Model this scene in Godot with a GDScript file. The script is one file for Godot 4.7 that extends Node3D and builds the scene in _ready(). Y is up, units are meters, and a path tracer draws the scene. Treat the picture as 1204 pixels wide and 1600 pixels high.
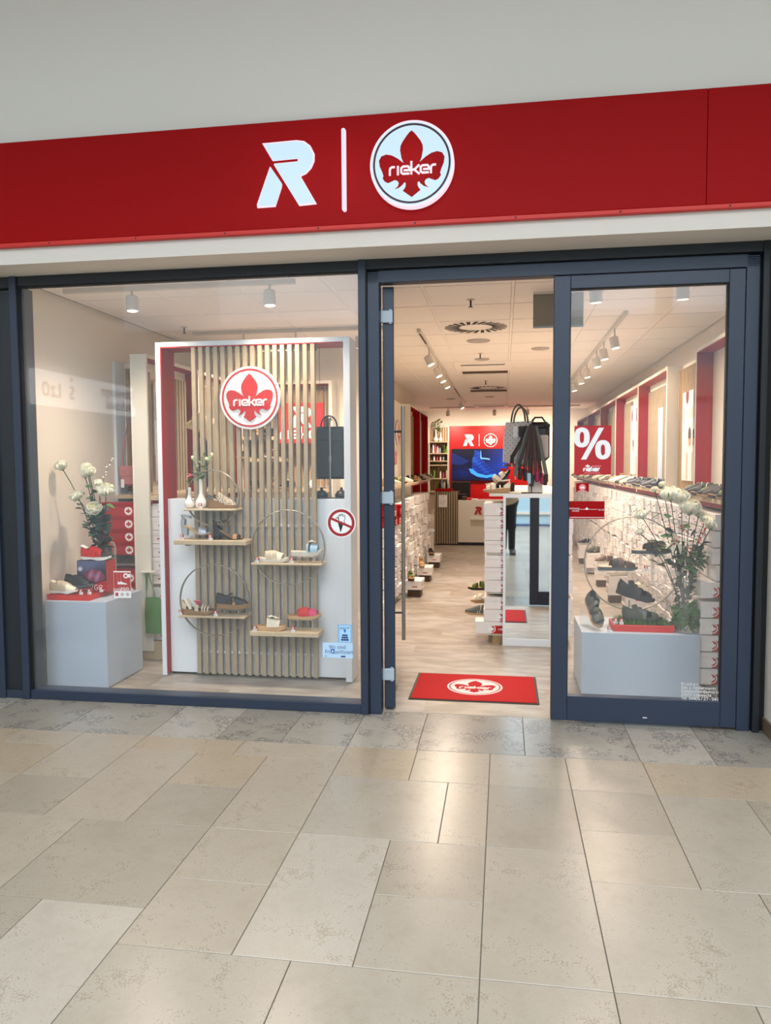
extends Node3D
# A shoe shop in a mall: shop front plane z = 0, shop behind it (z < 0), camera in the hall (z > 0), y up, metres.

var M := {}
var used := {}
var rng := RandomNumberGenerator.new()
const CEIL := 2.84

# ---------------------------------------------------------------- mesh collector
class B:
	var v := PackedVector3Array()
	var n := PackedVector3Array()
	var uv := PackedVector2Array()
	func tri(a: Vector3, b: Vector3, c: Vector3, na = null, nb = null, nc = null) -> void:   # counter-clockwise seen from outside
		var m := (b - a).cross(c - a).normalized()
		v.append_array([a, c, b])
		n.append_array([m if na == null else na, m if nc == null else nc, m if nb == null else nb])
		uv.append_array([Vector2.ZERO, Vector2.ZERO, Vector2.ZERO])
	func quad(a: Vector3, b: Vector3, c: Vector3, d: Vector3) -> void:
		var m := (b - a).cross(c - a)
		if m.length_squared() < 1e-16:
			m = (c - a).cross(d - a)
		m = m.normalized()
		v.append_array([a, c, b, a, d, c])
		n.append_array([m, m, m, m, m, m])
		uv.append_array([Vector2(0, 1), Vector2(1, 0), Vector2(1, 1), Vector2(0, 1), Vector2(0, 0), Vector2(1, 0)])
	func box(c: Vector3, s: Vector3, bev := 0.0, t := Transform3D()) -> B:
		var h := s / 2
		if bev <= 0.0:
			var p := []
			for i in 8:
				p.append(t * (c + Vector3(h.x if i & 1 else -h.x, h.y if i & 2 else -h.y, h.z if i & 4 else -h.z)))
			for f in [[4, 5, 7, 6], [1, 0, 2, 3], [5, 1, 3, 7], [0, 4, 6, 2], [6, 7, 3, 2], [0, 1, 5, 4]]:
				quad(p[f[0]], p[f[1]], p[f[2]], p[f[3]])
			return self
		bev = minf(bev, minf(h.x, minf(h.y, h.z)) * 0.98)
		var k := h - Vector3(bev, bev, bev)
		var q := func(ax: int, i: int) -> Vector3:
			var g := Vector3(k.x if i & 1 else -k.x, k.y if i & 2 else -k.y, k.z if i & 4 else -k.z)
			g[ax] = (h[ax] if i & (1 << ax) else -h[ax])
			return t * (c + g)
		for f in [[2, 4, 5, 7, 6], [2, 1, 0, 2, 3], [0, 5, 1, 3, 7], [0, 0, 4, 6, 2], [1, 6, 7, 3, 2], [1, 0, 1, 5, 4]]:
			quad(q.call(f[0], f[1]), q.call(f[0], f[2]), q.call(f[0], f[3]), q.call(f[0], f[4]))
		for e in [[0, 1], [1, 2], [0, 2]]:
			var ax: int = e[0]
			var bx: int = e[1]
			var cx: int = 3 - ax - bx
			for i in 8:
				if i & (1 << cx):
					continue
				var j: int = i | (1 << cx)
				var a: Vector3 = q.call(ax, i)
				var b: Vector3 = q.call(ax, j)
				var d: Vector3 = q.call(bx, j)
				var g: Vector3 = q.call(bx, i)
				out_quad(a, b, d, g, t * c)
		for i in 8:
			var a: Vector3 = q.call(0, i)
			var b: Vector3 = q.call(1, i)
			var d: Vector3 = q.call(2, i)
			if (b - a).cross(d - a).dot(a - t * c) >= 0:
				tri(a, b, d)
			else:
				tri(a, d, b)
		return self
	func out_quad(a: Vector3, b: Vector3, c: Vector3, d: Vector3, from: Vector3) -> void:
		if (b - a).cross(c - a).dot((a + c) / 2 - from) >= 0:
			quad(a, b, c, d)
		else:
			quad(d, c, b, a)
	func grid(rows: Array, wrap_u := false, wrap_v := false, thick := 0.0) -> B:   # rows of points, smooth
		var nr := rows.size()
		var nc: int = rows[0].size()
		var ru := nr if wrap_v else nr - 1
		var cu := nc if wrap_u else nc - 1
		var nm := []
		for i in nr:
			var line := PackedVector3Array()
			for j in nc:
				var i0 := (i - 1 + nr) % nr if wrap_v else maxi(i - 1, 0)
				var i1 := (i + 1) % nr if wrap_v else mini(i + 1, nr - 1)
				var j0 := (j - 1 + nc) % nc if wrap_u else maxi(j - 1, 0)
				var j1 := (j + 1) % nc if wrap_u else mini(j + 1, nc - 1)
				var g: Vector3 = (rows[i][j1] - rows[i][j0]).cross(rows[i1][j] - rows[i0][j])
				if g.length_squared() < 1e-18:
					var jj := mini(j + 1, nc - 1) if j < nc / 2 else maxi(j - 1, 0)
					var ii := mini(i + 1, nr - 1) if i < nr / 2 else maxi(i - 1, 0)
					g = (rows[ii][mini(jj + 1, nc - 1)] - rows[ii][maxi(jj - 1, 0)]).cross(rows[mini(ii + 1, nr - 1)][jj] - rows[maxi(ii - 1, 0)][jj])
				line.append(g.normalized() if g.length_squared() > 1e-20 else Vector3.UP)
			nm.append(line)
		var sides := [1.0] if thick == 0.0 else [1.0, -1.0]
		for s: float in sides:
			for i in ru:
				for j in cu:
					var i1 := (i + 1) % nr
					var j1 := (j + 1) % nc
					var P := []
					var N := []
					for q in [[i, j], [i, j1], [i1, j1], [i1, j]]:
						P.append(rows[q[0]][q[1]] + nm[q[0]][q[1]] * (thick / 2 * s))
						N.append(nm[q[0]][q[1]] * s)
					if s > 0:
						tri(P[0], P[1], P[2], N[0], N[1], N[2])
						tri(P[0], P[2], P[3], N[0], N[2], N[3])
					else:
						tri(P[0], P[2], P[1], N[0], N[2], N[1])
						tri(P[0], P[3], P[2], N[0], N[3], N[2])
					for k in 6:
						var at := v.size() - 6 + k
						var w: Vector2 = [Vector2(j, i), Vector2(j + 1, i + 1), Vector2(j + 1, i), Vector2(j, i), Vector2(j, i + 1), Vector2(j + 1, i + 1)][k] if s > 0 else [Vector2(j, i), Vector2(j + 1, i), Vector2(j + 1, i + 1), Vector2(j, i), Vector2(j + 1, i + 1), Vector2(j, i + 1)][k]
						uv[at] = Vector2(w.x / cu, 1.0 - w.y / ru)
		if thick > 0.0:
			var edge := func(a: Vector3, an: Vector3, b: Vector3, bn: Vector3) -> void:
				quad(a - an * (thick / 2), b - bn * (thick / 2), b + bn * (thick / 2), a + an * (thick / 2))
			if not wrap_v:
				for j in cu:
					var j1 := (j + 1) % nc
					edge.call(rows[0][j], nm[0][j], rows[0][j1], nm[0][j1])
					edge.call(rows[nr - 1][j1], nm[nr - 1][j1], rows[nr - 1][j], nm[nr - 1][j])
			if not wrap_u:
				for i in ru:
					var i1 := (i + 1) % nr
					edge.call(rows[i1][0], nm[i1][0], rows[i][0], nm[i][0])
					edge.call(rows[i][nc - 1], nm[i][nc - 1], rows[i1][nc - 1], nm[i1][nc - 1])
		return self
	func lathe(prof: Array, segs := 24, at := Vector3.ZERO) -> B:   # prof: [radius, height] upwards
		var rows := []
		for p in prof:
			var row := PackedVector3Array()
			for j in segs:
				var a := TAU * j / segs
				row.append(at + Vector3(maxf(p[0], 1e-4) * sin(a), p[1], maxf(p[0], 1e-4) * cos(a)))
			rows.append(row)
		return grid(rows, true)
	func cyl(a: Vector3, b: Vector3, ra: float, rb := -1.0, segs := 12, caps := true) -> B:
		rb = ra if rb < 0 else rb
		var d := (b - a).normalized()
		var u := d.cross(Vector3.UP if absf(d.y) < 0.9 else Vector3.RIGHT).normalized()
		var w := u.cross(d)
		var r0 := PackedVector3Array()
		var r1 := PackedVector3Array()
		for j in segs:
			var g := TAU * j / segs
			var o := u * cos(g) + w * sin(g)
			r0.append(a + o * ra)
			r1.append(b + o * rb)
		grid([r0, r1], true)
		if caps:
			for j in segs:
				var j1 := (j + 1) % segs
				tri(a, r0[j1], r0[j])
				tri(b, r1[j], r1[j1])
		return self
	func tube(path: Array, r: float, segs := 8, closed := false, flat := 1.0) -> B:   # flat < 1 squashes it along its second axis
		var rows := []
		var np := path.size()
		var u := Vector3.ZERO
		for i in np:
			var d: Vector3 = (path[(i + 1) % np if closed else mini(i + 1, np - 1)] - path[(i - 1 + np) % np if closed else maxi(i - 1, 0)]).normalized()
			if u == Vector3.ZERO:
				u = d.cross(Vector3.UP if absf(d.y) < 0.9 else Vector3.RIGHT).normalized()
			u = (u - d * u.dot(d)).normalized()
			var w := u.cross(d)
			var row := PackedVector3Array()
			for j in segs:
				var g := TAU * j / segs
				row.append(path[i] + (u * cos(g) + w * sin(g) * flat) * r)
			rows.append(row)
		grid(rows, true, closed)
		if not closed:
			for j in segs:
				var j1 := (j + 1) % segs
				tri(path[0], rows[0][j1], rows[0][j])
				tri(path[np - 1], rows[np - 1][j], rows[np - 1][j1])
		return self
	func ball(c: Vector3, r: Vector3, segs := 12, rings := 8) -> B:
		var rows := []
		for i in rings + 1:
			var a := PI * i / rings - PI / 2
			var row := PackedVector3Array()
			for j in segs:
				var g := TAU * j / segs
				row.append(c + Vector3(maxf(cos(a), 0.001) * sin(g) * r.x, sin(a) * r.y, maxf(cos(a), 0.001) * cos(g) * r.z))
			rows.append(row)
		return grid(rows, true)
	func extrude(poly: PackedVector2Array, z0: float, z1: float, back := true) -> B:   # a polygon in x, y, front at z1
		var p := poly.duplicate()
		if Geometry2D.is_polygon_clockwise(p):
			p.reverse()
		var t := Geometry2D.triangulate_polygon(p)
		for i in range(0, t.size(), 3):
			var a := p[t[i]]
			var b := p[t[i + 1]]
			var c := p[t[i + 2]]
			if (b - a).cross(c - a) < 0:
				var s := b
				b = c
				c = s
			tri(Vector3(a.x, a.y, z1), Vector3(b.x, b.y, z1), Vector3(c.x, c.y, z1))
			if back:
				tri(Vector3(a.x, a.y, z0), Vector3(c.x, c.y, z0), Vector3(b.x, b.y, z0))
		for i in p.size():
			var a := p[i]
			var b := p[(i + 1) % p.size()]
			quad(Vector3(a.x, a.y, z0), Vector3(b.x, b.y, z0), Vector3(b.x, b.y, z1), Vector3(a.x, a.y, z1))
		return self
	func ring(r0: float, r1: float, z0: float, z1: float, segs := 48) -> B:
		for i in segs:
			var a := TAU * i / segs
			var b := TAU * (i + 1) / segs
			var ua := Vector3(cos(a), sin(a), 0)
			var ub := Vector3(cos(b), sin(b), 0)
			var Z0 := Vector3(0, 0, z0)
			var Z1 := Vector3(0, 0, z1)
			quad(ua * r0 + Z1, ua * r1 + Z1, ub * r1 + Z1, ub * r0 + Z1)
			quad(ua * r1 + Z0, ub * r1 + Z0, ub * r1 + Z1, ua * r1 + Z1)
			if r0 > 0:
				quad(ub * r0 + Z0, ua * r0 + Z0, ua * r0 + Z1, ub * r0 + Z1)
			quad(ub * r0 + Z0, ub * r1 + Z0, ua * r1 + Z0, ua * r0 + Z0)
		return self
	func moved(t: Transform3D) -> B:
		for i in v.size():
			v[i] = t * v[i]
			n[i] = (t.basis.inverse().transposed() * n[i]).normalized()
		if t.basis.determinant() < 0:
			for i in range(0, v.size(), 3):
				var s := v[i + 1]
				v[i + 1] = v[i + 2]
				v[i + 2] = s
				s = n[i + 1]
				n[i + 1] = n[i + 2]
				n[i + 2] = s
		return self
	func add(o: B) -> B:
		v.append_array(o.v)
		n.append_array(o.n)
		uv.append_array(o.uv)
		return self
	func mesh() -> ArrayMesh:
		var a := []
		a.resize(Mesh.ARRAY_MAX)
		a[Mesh.ARRAY_VERTEX] = v
		a[Mesh.ARRAY_NORMAL] = n
		a[Mesh.ARRAY_TEX_UV] = uv
		var m := ArrayMesh.new()
		m.add_surface_from_arrays(Mesh.PRIMITIVE_TRIANGLES, a)
		return m

# ---------------------------------------------------------------- scene helpers
func numbered(called: String) -> String:
	var k: int = used.get(called, 0)
	used[called] = k + 1
	return called if k == 0 else "%s_%03d" % [called, k]

func part(called: String, b, mat: Material, parent: Node3D, at := Transform3D()) -> MeshInstance3D:
	var o := MeshInstance3D.new()
	o.name = called
	o.mesh = b.mesh() if b is B else b
	o.material_override = mat
	o.transform = at
	parent.add_child(o, true)
	return o

func thing(called: String, label: String, category: String, at := Vector3.ZERO, turn := 0.0, group := "") -> Node3D:
	var o := Node3D.new()
	o.name = numbered(called)
	add_child(o)
	o.position = at
	o.rotation.y = turn
	return tag(o, label, category, group)

func tag(o: Node3D, label: String, category: String, group := "") -> Node3D:
	o.set_meta("label", label)
	o.set_meta("category", category)
	if group:
		o.set_meta("group", group)
	return o

func single(called: String, label: String, category: String, b, mat: Material, group := "", at := Transform3D()) -> MeshInstance3D:
	var o := part(numbered(called), b, mat, self, at)
	tag(o, label, category, group)
	return o

func copy(src: Node3D, label: String, at: Transform3D, group := "") -> Node3D:
	var o: Node3D = src.duplicate()
	o.name = numbered(String(src.name).rstrip("0123456789").rstrip("_"))
	add_child(o)
	o.transform = at
	o.set_meta("label", label)
	if group:
		o.set_meta("group", group)
	return o

func struct(called: String, b, mat: Material, label := "") -> MeshInstance3D:
	var o := part(numbered(called), b, mat, self)
	o.set_meta("kind", "structure")
	if label:
		o.set_meta("label", label)
	return o

func T(x: float, y: float, z: float, ry := 0.0, s := 1.0) -> Transform3D:
	return Transform3D(Basis(Vector3.UP, ry).scaled(Vector3(s, s, s)), Vector3(x, y, z))

func bx(x0: float, x1: float, y0: float, y1: float, z0: float, z1: float, bev := 0.0) -> B:
	return B.new().box(Vector3((x0 + x1) / 2, (y0 + y1) / 2, (z0 + z1) / 2), Vector3(absf(x1 - x0), absf(y1 - y0), absf(z1 - z0)), bev)

func mat(called: String, c: Color, rough := 0.5, metal := 0.0) -> StandardMaterial3D:
	var m := StandardMaterial3D.new()
	m.resource_name = called
	m.albedo_color = c
	m.roughness = rough
	m.metallic = metal
	M[called] = m
	return m

func glow(called: String, c: Color, e: Color, power: float) -> StandardMaterial3D:
	var m := mat(called, c, 0.4)
	m.emission_enabled = true
	m.emission = e
	m.emission_energy_multiplier = power
	return m

func pw(tab: Array, t: float) -> float:   # piecewise linear: [t, value, t, value, ...]
	for i in range(2, tab.size(), 2):
		if t <= tab[i]:
			return lerpf(tab[i - 1], tab[i + 1], clampf((t - tab[i - 2]) / maxf(tab[i] - tab[i - 2], 1e-6), 0, 1))
	return tab[tab.size() - 1]

func ordinal(i: int) -> String:
	return ["first", "second", "third", "fourth", "fifth", "sixth", "seventh", "eighth", "ninth", "tenth", "eleventh", "twelfth", "thirteenth", "fourteenth", "fifteenth", "sixteenth", "seventeenth", "eighteenth", "nineteenth", "twentieth", "twenty-first", "twenty-second", "twenty-third", "twenty-fourth", "twenty-fifth", "twenty-sixth", "twenty-seventh", "twenty-eighth", "twenty-ninth", "thirtieth"][i]

func poly(a: Array) -> PackedVector2Array:
	var p := PackedVector2Array()
	for i in range(0, a.size(), 2):
		p.append(Vector2(a[i], a[i + 1]))
	return p

func text(s: String, size: float, depth := 0.002, font := "Droid Sans", bold := false) -> TextMesh:
	var f := SystemFont.new()
	f.font_names = PackedStringArray([font])
	f.font_weight = 700 if bold else 400
	var m := TextMesh.new()
	m.text = s
	m.font = f
	m.font_size = 32
	m.pixel_size = size / 32.0
	m.depth = depth
	m.curve_step = 2.0
	return m

# ---------------------------------------------------------------- logos
var RP := [poly([-.364, .491, .154, .503, .273, .48, .364, .404, .42, .283, .417, .171, .371, .069, .294, -.011, .21, -.048, .445, -.488, .182, -.501, -.192, .152, -.183, .168, .170, .178, .186, .201, .170, .230, -.214, .219]),
	poly([-.252, .124, -.077, -.15, -.081, -.192, -.182, -.492, -.455, -.495, -.459, -.448])]
func fleur() -> PackedVector2Array:
	var h := [0, .772, .06, .724, .114, .661, .212, .53, .262, .43, .272, .33, .241, .152, .192, .035, .329, .147, .467, .227, .604, .258, .722, .222, .78, .122, .761, -.013, .702, -.146, .673, -.241, .695, -.29, .643, -.365, .565, -.406, .486, -.376, .408, -.342, .339, -.367, .306, -.424, .329, -.493, .402, -.556, .29, -.52, .212, -.458, .176, -.407, .141, -.425, .143, -.502, .173, -.562, .212, -.603, .104, -.684, 0, -.761]
	var p := poly(h)
	for i in range(h.size() / 2 - 2, 0, -1):
		p.append(Vector2(-h[2 * i], h[2 * i + 1]))
	return p

func strokes() -> Array:   # the word on the crest, as centre lines
	var r := [-.518, -.26, -.518, -.13, -.505, -.09, -.47, -.066, -.398, -.066]
	var e := [-.19, -.155, -.055, -.155, -.055, -.1, -.085, -.066, -.2, -.066, -.245, -.1, -.245, -.2, -.205, -.234, -.05, -.234]
	var sh := func(a: Array, d: float) -> Array:
		var o := []
		for i in a.size():
			o.append(a[i] + (d if i % 2 == 0 else 0.0))
		return o
	return [r, [-.325, -.26, -.325, -.044], e, [-.004, -.26, -.004, .05], [.0, -.15, .07, -.15, .185, -.045], [.065, -.15, .19, -.26], sh.call(e, .462), sh.call(r, .978)]

func word(b: B, s: float, z0: float, z1: float, dx := 0.0, dy := 0.0, wide := 0.0245) -> B:
	for a in strokes():
		for p in Geometry2D.offset_polyline(poly(a), wide, Geometry2D.JOIN_MITER, Geometry2D.END_BUTT):
			if not Geometry2D.is_polygon_clockwise(p):
				b.extrude(Transform2D(0, Vector2(s, s), 0, Vector2(dx, dy)) * p, z0, z1, false)
	return b

func scaled(p: PackedVector2Array, sx: float, sy: float, dx := 0.0, dy := 0.0) -> PackedVector2Array:
	return Transform2D(Vector2(sx, 0), Vector2(0, sy), Vector2(dx, dy)) * p

func letter_r(sx: float, sy: float, z0: float, z1: float) -> B:
	var b := B.new()
	for p in RP:
		b.extrude(scaled(p, sx, sy), z0, z1)
	return b

func crest(parent: Node3D, r: float, depth: float, red: Material, white: Material, at := Transform3D(), low := false) -> void:
	var seg := 24 if low else 64
	var o := part("crest_disc", B.new().ring(0.0, r, 0, depth, seg), white, parent, at)
	var e := 0.0015 if low else 0.003
	part("crest_ring", B.new().ring(r * .872, r * .932, depth, depth + e, seg), red, o)
	part("fleur", B.new().extrude(scaled(fleur(), r, r), depth, depth + (e if low else 0.008), false), red, o)
	part("lettering", word(B.new(), r, depth, depth + (e * 2 if low else 0.011), 0, 0), white, o)

# ---------------------------------------------------------------- materials
func noise(sd: int, freq: float, oct := 4, kind := FastNoiseLite.TYPE_SIMPLEX_SMOOTH) -> FastNoiseLite:
	var f := FastNoiseLite.new()
	f.seed = sd
	f.noise_type = kind
	f.frequency = freq
	f.fractal_octaves = oct
	return f

func stone_image(sd: int, c0: Color, c1: Color, spot: Color, amount: float, vein: float) -> ImageTexture:
	var s := 1024
	var a := noise(sd, 0.004, 5).get_seamless_image(s, s)
	var b := noise(sd + 7, 0.022, 4).get_seamless_image(s, s)
	var c := noise(sd + 13, 0.13, 3).get_seamless_image(s, s)
	a.convert(Image.FORMAT_L8)
	b.convert(Image.FORMAT_L8)
	c.convert(Image.FORMAT_L8)
	var da := a.get_data()
	var db := b.get_data()
	var dc := c.get_data()
	var out := PackedByteArray()
	out.resize(s * s * 3)
	for i in s * s:
		var na := da[i] / 255.0
		var nb := db[i] / 255.0
		var nc := dc[i] / 255.0
		var k := clampf(na * 0.55 + nb * 0.3 + nc * 0.3 - 0.07, 0, 1)
		var pit := clampf((nc - 0.66 + (na - 0.5) * 0.7 + (nb - 0.5) * 0.6) * 3.0, 0, 1) * amount
		if vein > 0:
			pit = maxf(pit, clampf(1.0 - absf(nb - 0.5 + (nc - .5) * .25) * 11.0, 0, 1) * clampf((na - 0.48) * 6.0, 0, 1) * vein * (.4 + .6 * nc))
		out[i * 3] = int(255.0 * lerpf(lerpf(c0.r, c1.r, k), spot.r, pit))
		out[i * 3 + 1] = int(255.0 * lerpf(lerpf(c0.g, c1.g, k), spot.g, pit))
		out[i * 3 + 2] = int(255.0 * lerpf(lerpf(c0.b, c1.b, k), spot.b, pit))
	return ImageTexture.create_from_image(Image.create_from_data(s, s, false, Image.FORMAT_RGB8, out))

func tri(m: StandardMaterial3D, tex: Texture2D, sc: Vector3, world := true, off := Vector3.ZERO) -> StandardMaterial3D:
	m.albedo_texture = tex
	m.uv1_triplanar = true
	m.uv1_world_triplanar = world
	m.uv1_scale = sc
	m.uv1_offset = off
	return m

func ramp_tex(sd: int, freq: float, cols: Array, oct := 4, size := 512) -> NoiseTexture2D:
	var t := NoiseTexture2D.new()
	t.width = size
	t.height = size
	t.seamless = true
	t.noise = noise(sd, freq, oct)
	var g := Gradient.new()
	var offs := PackedFloat32Array()
	var cc := PackedColorArray()
	for i in cols.size():
		offs.append(0.2 + 0.6 * i / (cols.size() - 1))
		cc.append(cols[i])
	g.offsets = offs
	g.colors = cc
	t.color_ramp = g
	return t

func make_materials() -> void:
	mat("white_paint", Color(0.855, 0.83, 0.795), 0.75)
	mat("shop_wall", Color(0.91, 0.875, 0.82), 0.8)
	mat("hall_wall", Color(0.82, 0.81, 0.79), 0.8)
	mat("ceiling_tile", Color(0.99, 0.965, 0.945), 0.85)
	mat("ceiling_gap", Color(0.33, 0.28, 0.25), 0.9)
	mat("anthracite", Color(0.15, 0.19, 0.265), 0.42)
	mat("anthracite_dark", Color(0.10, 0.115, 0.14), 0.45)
	mat("rubber", Color(0.025, 0.025, 0.03), 0.6)
	mat("signal_red", Color(0.67, 0.02, 0.035), 0.4)
	mat("fascia_red", Color(0.60, 0.006, 0.018), 0.55).metallic_specular = 0.25
	mat("deep_red", Color(0.60, 0.015, 0.02), 0.5).metallic_specular = 0.3
	mat("tray_red", Color(0.78, 0.14, 0.11), 0.5)
	mat("white_laminate", Color(0.86, 0.88, 0.90), 0.4)
	mat("podium_white", Color(0.66, 0.71, 0.765), 0.45)
	mat("warm_laminate", Color(0.86, 0.84, 0.79), 0.45)
	mat("print_white", Color(0.93, 0.92, 0.92), 0.5)
	mat("card_white", Color(0.87, 0.85, 0.84), 0.6)
	mat("card_edge", Color(0.80, 0.78, 0.77), 0.65)
	mat("card_grey", Color(0.72, 0.69, 0.68), 0.65)
	mat("ink", Color(0.12, 0.12, 0.14), 0.6)
	mat("ink_blue", Color(0.10, 0.18, 0.42), 0.6)
	mat("steel", Color(0.62, 0.62, 0.60), 0.3, 0.9)
	mat("champagne_metal", Color(0.66, 0.63, 0.57), 0.35, 0.8)
	mat("dark_metal", Color(0.25, 0.25, 0.26), 0.4, 0.7)
	mat("hinge_grey", Color(0.66, 0.71, 0.76), 0.4)
	mat("black", Color(0.03, 0.03, 0.035), 0.55)
	mat("black_leather", Color(0.012, 0.012, 0.015), 0.45)
	mat("spot_white", Color(0.85, 0.83, 0.80), 0.45)
	mat("grout", Color(0.33, 0.31, 0.28), 0.9)
	mat("skirting_stone", Color(0.42, 0.36, 0.30), 0.5)
	mat("opposite_glass", Color(0.66, 0.80, 0.88), 0.35)
	mat("opposite_blue", Color(0.16, 0.30, 0.50), 0.4)
	mat("mirror_silver", Color(0.93, 0.94, 0.94), 0.02, 1.0)
	var g := mat("window_glass", Color(1, 1, 1, 0.02), 0.02)
	g.metallic_specular = 0.40
	g.transparency = BaseMaterial3D.TRANSPARENCY_ALPHA
	g = mat("vase_glass", Color(0.93, 0.97, 0.95, 0.02), 0.03)
	g.transparency = BaseMaterial3D.TRANSPARENCY_ALPHA
	g = mat("acrylic", Color(0.9, 0.95, 0.97, 0.12), 0.05)
	g.transparency = BaseMaterial3D.TRANSPARENCY_ALPHA
	g = mat("smoked_acrylic", Color(0.5, 0.5, 0.46, 0.75), 0.3)
	g.transparency = BaseMaterial3D.TRANSPARENCY_ALPHA
	g = mat("red_film", Color(0.72, 0.02, 0.08, 0.88), 0.4)
	g.transparency = BaseMaterial3D.TRANSPARENCY_ALPHA
	glow("sign_face", Color(0.12, 0.14, 0.16), Color(0.80, 0.91, 1.0), 0.98)
	glow("sign_side", Color(0.3, 0.28, 0.3), Color(1.0, 0.90, 0.95), 0.95)
	glow("lamp_glow", Color(1, 1, 1), Color(1.0, 0.93, 0.82), 6.0)
	glow("skylight", Color(0.9, 0.95, 1), Color(0.86, 0.94, 1.0), 1.0)
	glow("added_sign_glow", Color(0.6, 0.6, 0.6), Color(0.97, 0.98, 1.0), 3.6)  # bank panel glow, added to strengthen its reflection in the panes
	# stones: beige limestone in five tones, pale threshold marble
	var lime := stone_image(3, Color(0.72, 0.685, 0.625), Color(0.84, 0.815, 0.77), Color(0.52, 0.45, 0.37), 0.38, 0.0)
	var marble := stone_image(21, Color(0.70, 0.69, 0.66), Color(0.86, 0.85, 0.83), Color(0.27, 0.26, 0.27), 0.35, 0.85)
	var tones := [Color(0.775, 0.765, 0.75), Color(0.735, 0.727, 0.715), Color(0.765, 0.762, 0.757), Color(0.775, 0.75, 0.71), Color(0.815, 0.815, 0.82)]
	for i in 5:
		tri(mat("limestone_%d" % i, tones[i], 0.27), lime, Vector3(0.7, 0.7, 0.7), true, Vector3(0.37 * i, 0, 0.23 * i))
	for i in 3:
		tri(mat("marble_%d" % i, [Color(0.73, 0.725, 0.71), Color(0.78, 0.775, 0.765), Color(0.69, 0.685, 0.67)][i], 0.25), marble, Vector3(0.9, 0.9, 0.9), true, Vector3(0.41 * i, 0, 0.3 * i))
	var vinyl := ramp_tex(5, 0.012, [Color(0.57, 0.54, 0.505), Color(0.62, 0.59, 0.555), Color(0.67, 0.645, 0.61)])
	for i in 3:
		tri(mat("vinyl_%d" % i, [Color(0.98, 0.97, 0.95), Color(0.92, 0.90, 0.87), Color(1, 1, 1)][i], 0.42), vinyl, Vector3(0.45, 1, 1.1), true, Vector3(0.3 * i, 0, 0.2 * i))
	var grain := ramp_tex(9, 0.03, [Color(0.71, 0.64, 0.53), Color(0.75, 0.68, 0.57), Color(0.79, 0.72, 0.61)])
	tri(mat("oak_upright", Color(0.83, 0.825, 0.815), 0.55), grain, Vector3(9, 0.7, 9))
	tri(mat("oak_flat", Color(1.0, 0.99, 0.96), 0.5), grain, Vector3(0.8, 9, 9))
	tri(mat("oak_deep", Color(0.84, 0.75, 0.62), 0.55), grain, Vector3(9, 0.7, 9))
	tri(mat("wedge_wood", Color(0.72, 0.60, 0.45), 0.6), grain, Vector3(4, 60, 4))
	# shoes
	for q in [["leather_black", Color(0.03, 0.03, 0.04)], ["leather_navy", Color(0.07, 0.09, 0.15)], ["leather_grey", Color(0.33, 0.35, 0.34)], ["leather_olive", Color(0.24, 0.26, 0.21)], ["leather_brown", Color(0.30, 0.18, 0.12)], ["leather_tan", Color(0.70, 0.52, 0.33)], ["leather_beige", Color(0.76, 0.70, 0.60)], ["leather_cream", Color(0.88, 0.84, 0.75)], ["leather_silver", Color(0.66, 0.70, 0.74)], ["leather_red", Color(0.78, 0.06, 0.09)], ["leather_coral", Color(0.80, 0.14, 0.13)], ["leather_pink", Color(0.85, 0.22, 0.45)], ["leather_rose", Color(0.85, 0.48, 0.47)], ["leather_sky", Color(0.58, 0.72, 0.80)], ["leather_green", Color(0.34, 0.40, 0.13)], ["leather_dark", Color(0.11, 0.065, 0.05)], ["sole_cream", Color(0.78, 0.76, 0.71)], ["sole_dark", Color(0.10, 0.11, 0.12)], ["sole_slate", Color(0.26, 0.31, 0.34)], ["sole_cork", Color(0.66, 0.52, 0.37)], ["sole_brown", Color(0.27, 0.18, 0.12)], ["footbed", Color(0.84, 0.75, 0.62)], ["sole_white", Color(0.88, 0.88, 0.86)], ["sole_tan", Color(0.74, 0.60, 0.42)]]:
		mat(q[0], q[1], 0.55)
	M["leather_silver"].metallic = 0.35
	M["leather_silver"].roughness = 0.35
	var spots := ramp_tex(31, 0.05, [Color(0.90, 0.85, 0.76), Color(0.90, 0.85, 0.76), Color(0.86, 0.78, 0.66), Color(0.20, 0.14, 0.11), Color(0.2, 0.14, 0.11), Color(0.2, 0.14, 0.11)], 1, 256)
	tri(mat("leopard", Color(1, 1, 1), 0.6), spots, Vector3(9, 9, 9), false)
	# plants and cloth
	for q in [["petal", Color(0.93, 0.92, 0.83)], ["petal_deep", Color(0.90, 0.88, 0.70)], ["leaf", Color(0.25, 0.45, 0.17)], ["leaf_dark", Color(0.09, 0.16, 0.11)], ["leaf_pale", Color(0.38, 0.50, 0.32)], ["stem", Color(0.24, 0.26, 0.15)], ["stem_brown", Color(0.20, 0.15, 0.11)], ["grass", Color(0.42, 0.60, 0.16)], ["bloom_pink", Color(0.88, 0.50, 0.52)], ["ceramic", Color(0.90, 0.89, 0.86)], ["green_leather", Color(0.29, 0.48, 0.23)], ["pink_leather", Color(0.72, 0.46, 0.45)], ["straw", Color(0.82, 0.74, 0.58)], ["denim", Color(0.055, 0.07, 0.12)], ["shirt", Color(0.72, 0.66, 0.56)], ["skin", Color(0.80, 0.60, 0.48)], ["hair", Color(0.20, 0.13, 0.09)], ["magenta", Color(0.52, 0.06, 0.26)], ["plum", Color(0.24, 0.12, 0.13)]]:
		mat(q[0], q[1], 0.6)
	for q in ["petal", "petal_deep", "leaf_pale", "leaf"]:
		M[q].backlight_enabled = true
		M[q].backlight = Color(0.25, 0.25, 0.2)
	M["ceramic"].roughness = 0.25
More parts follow.
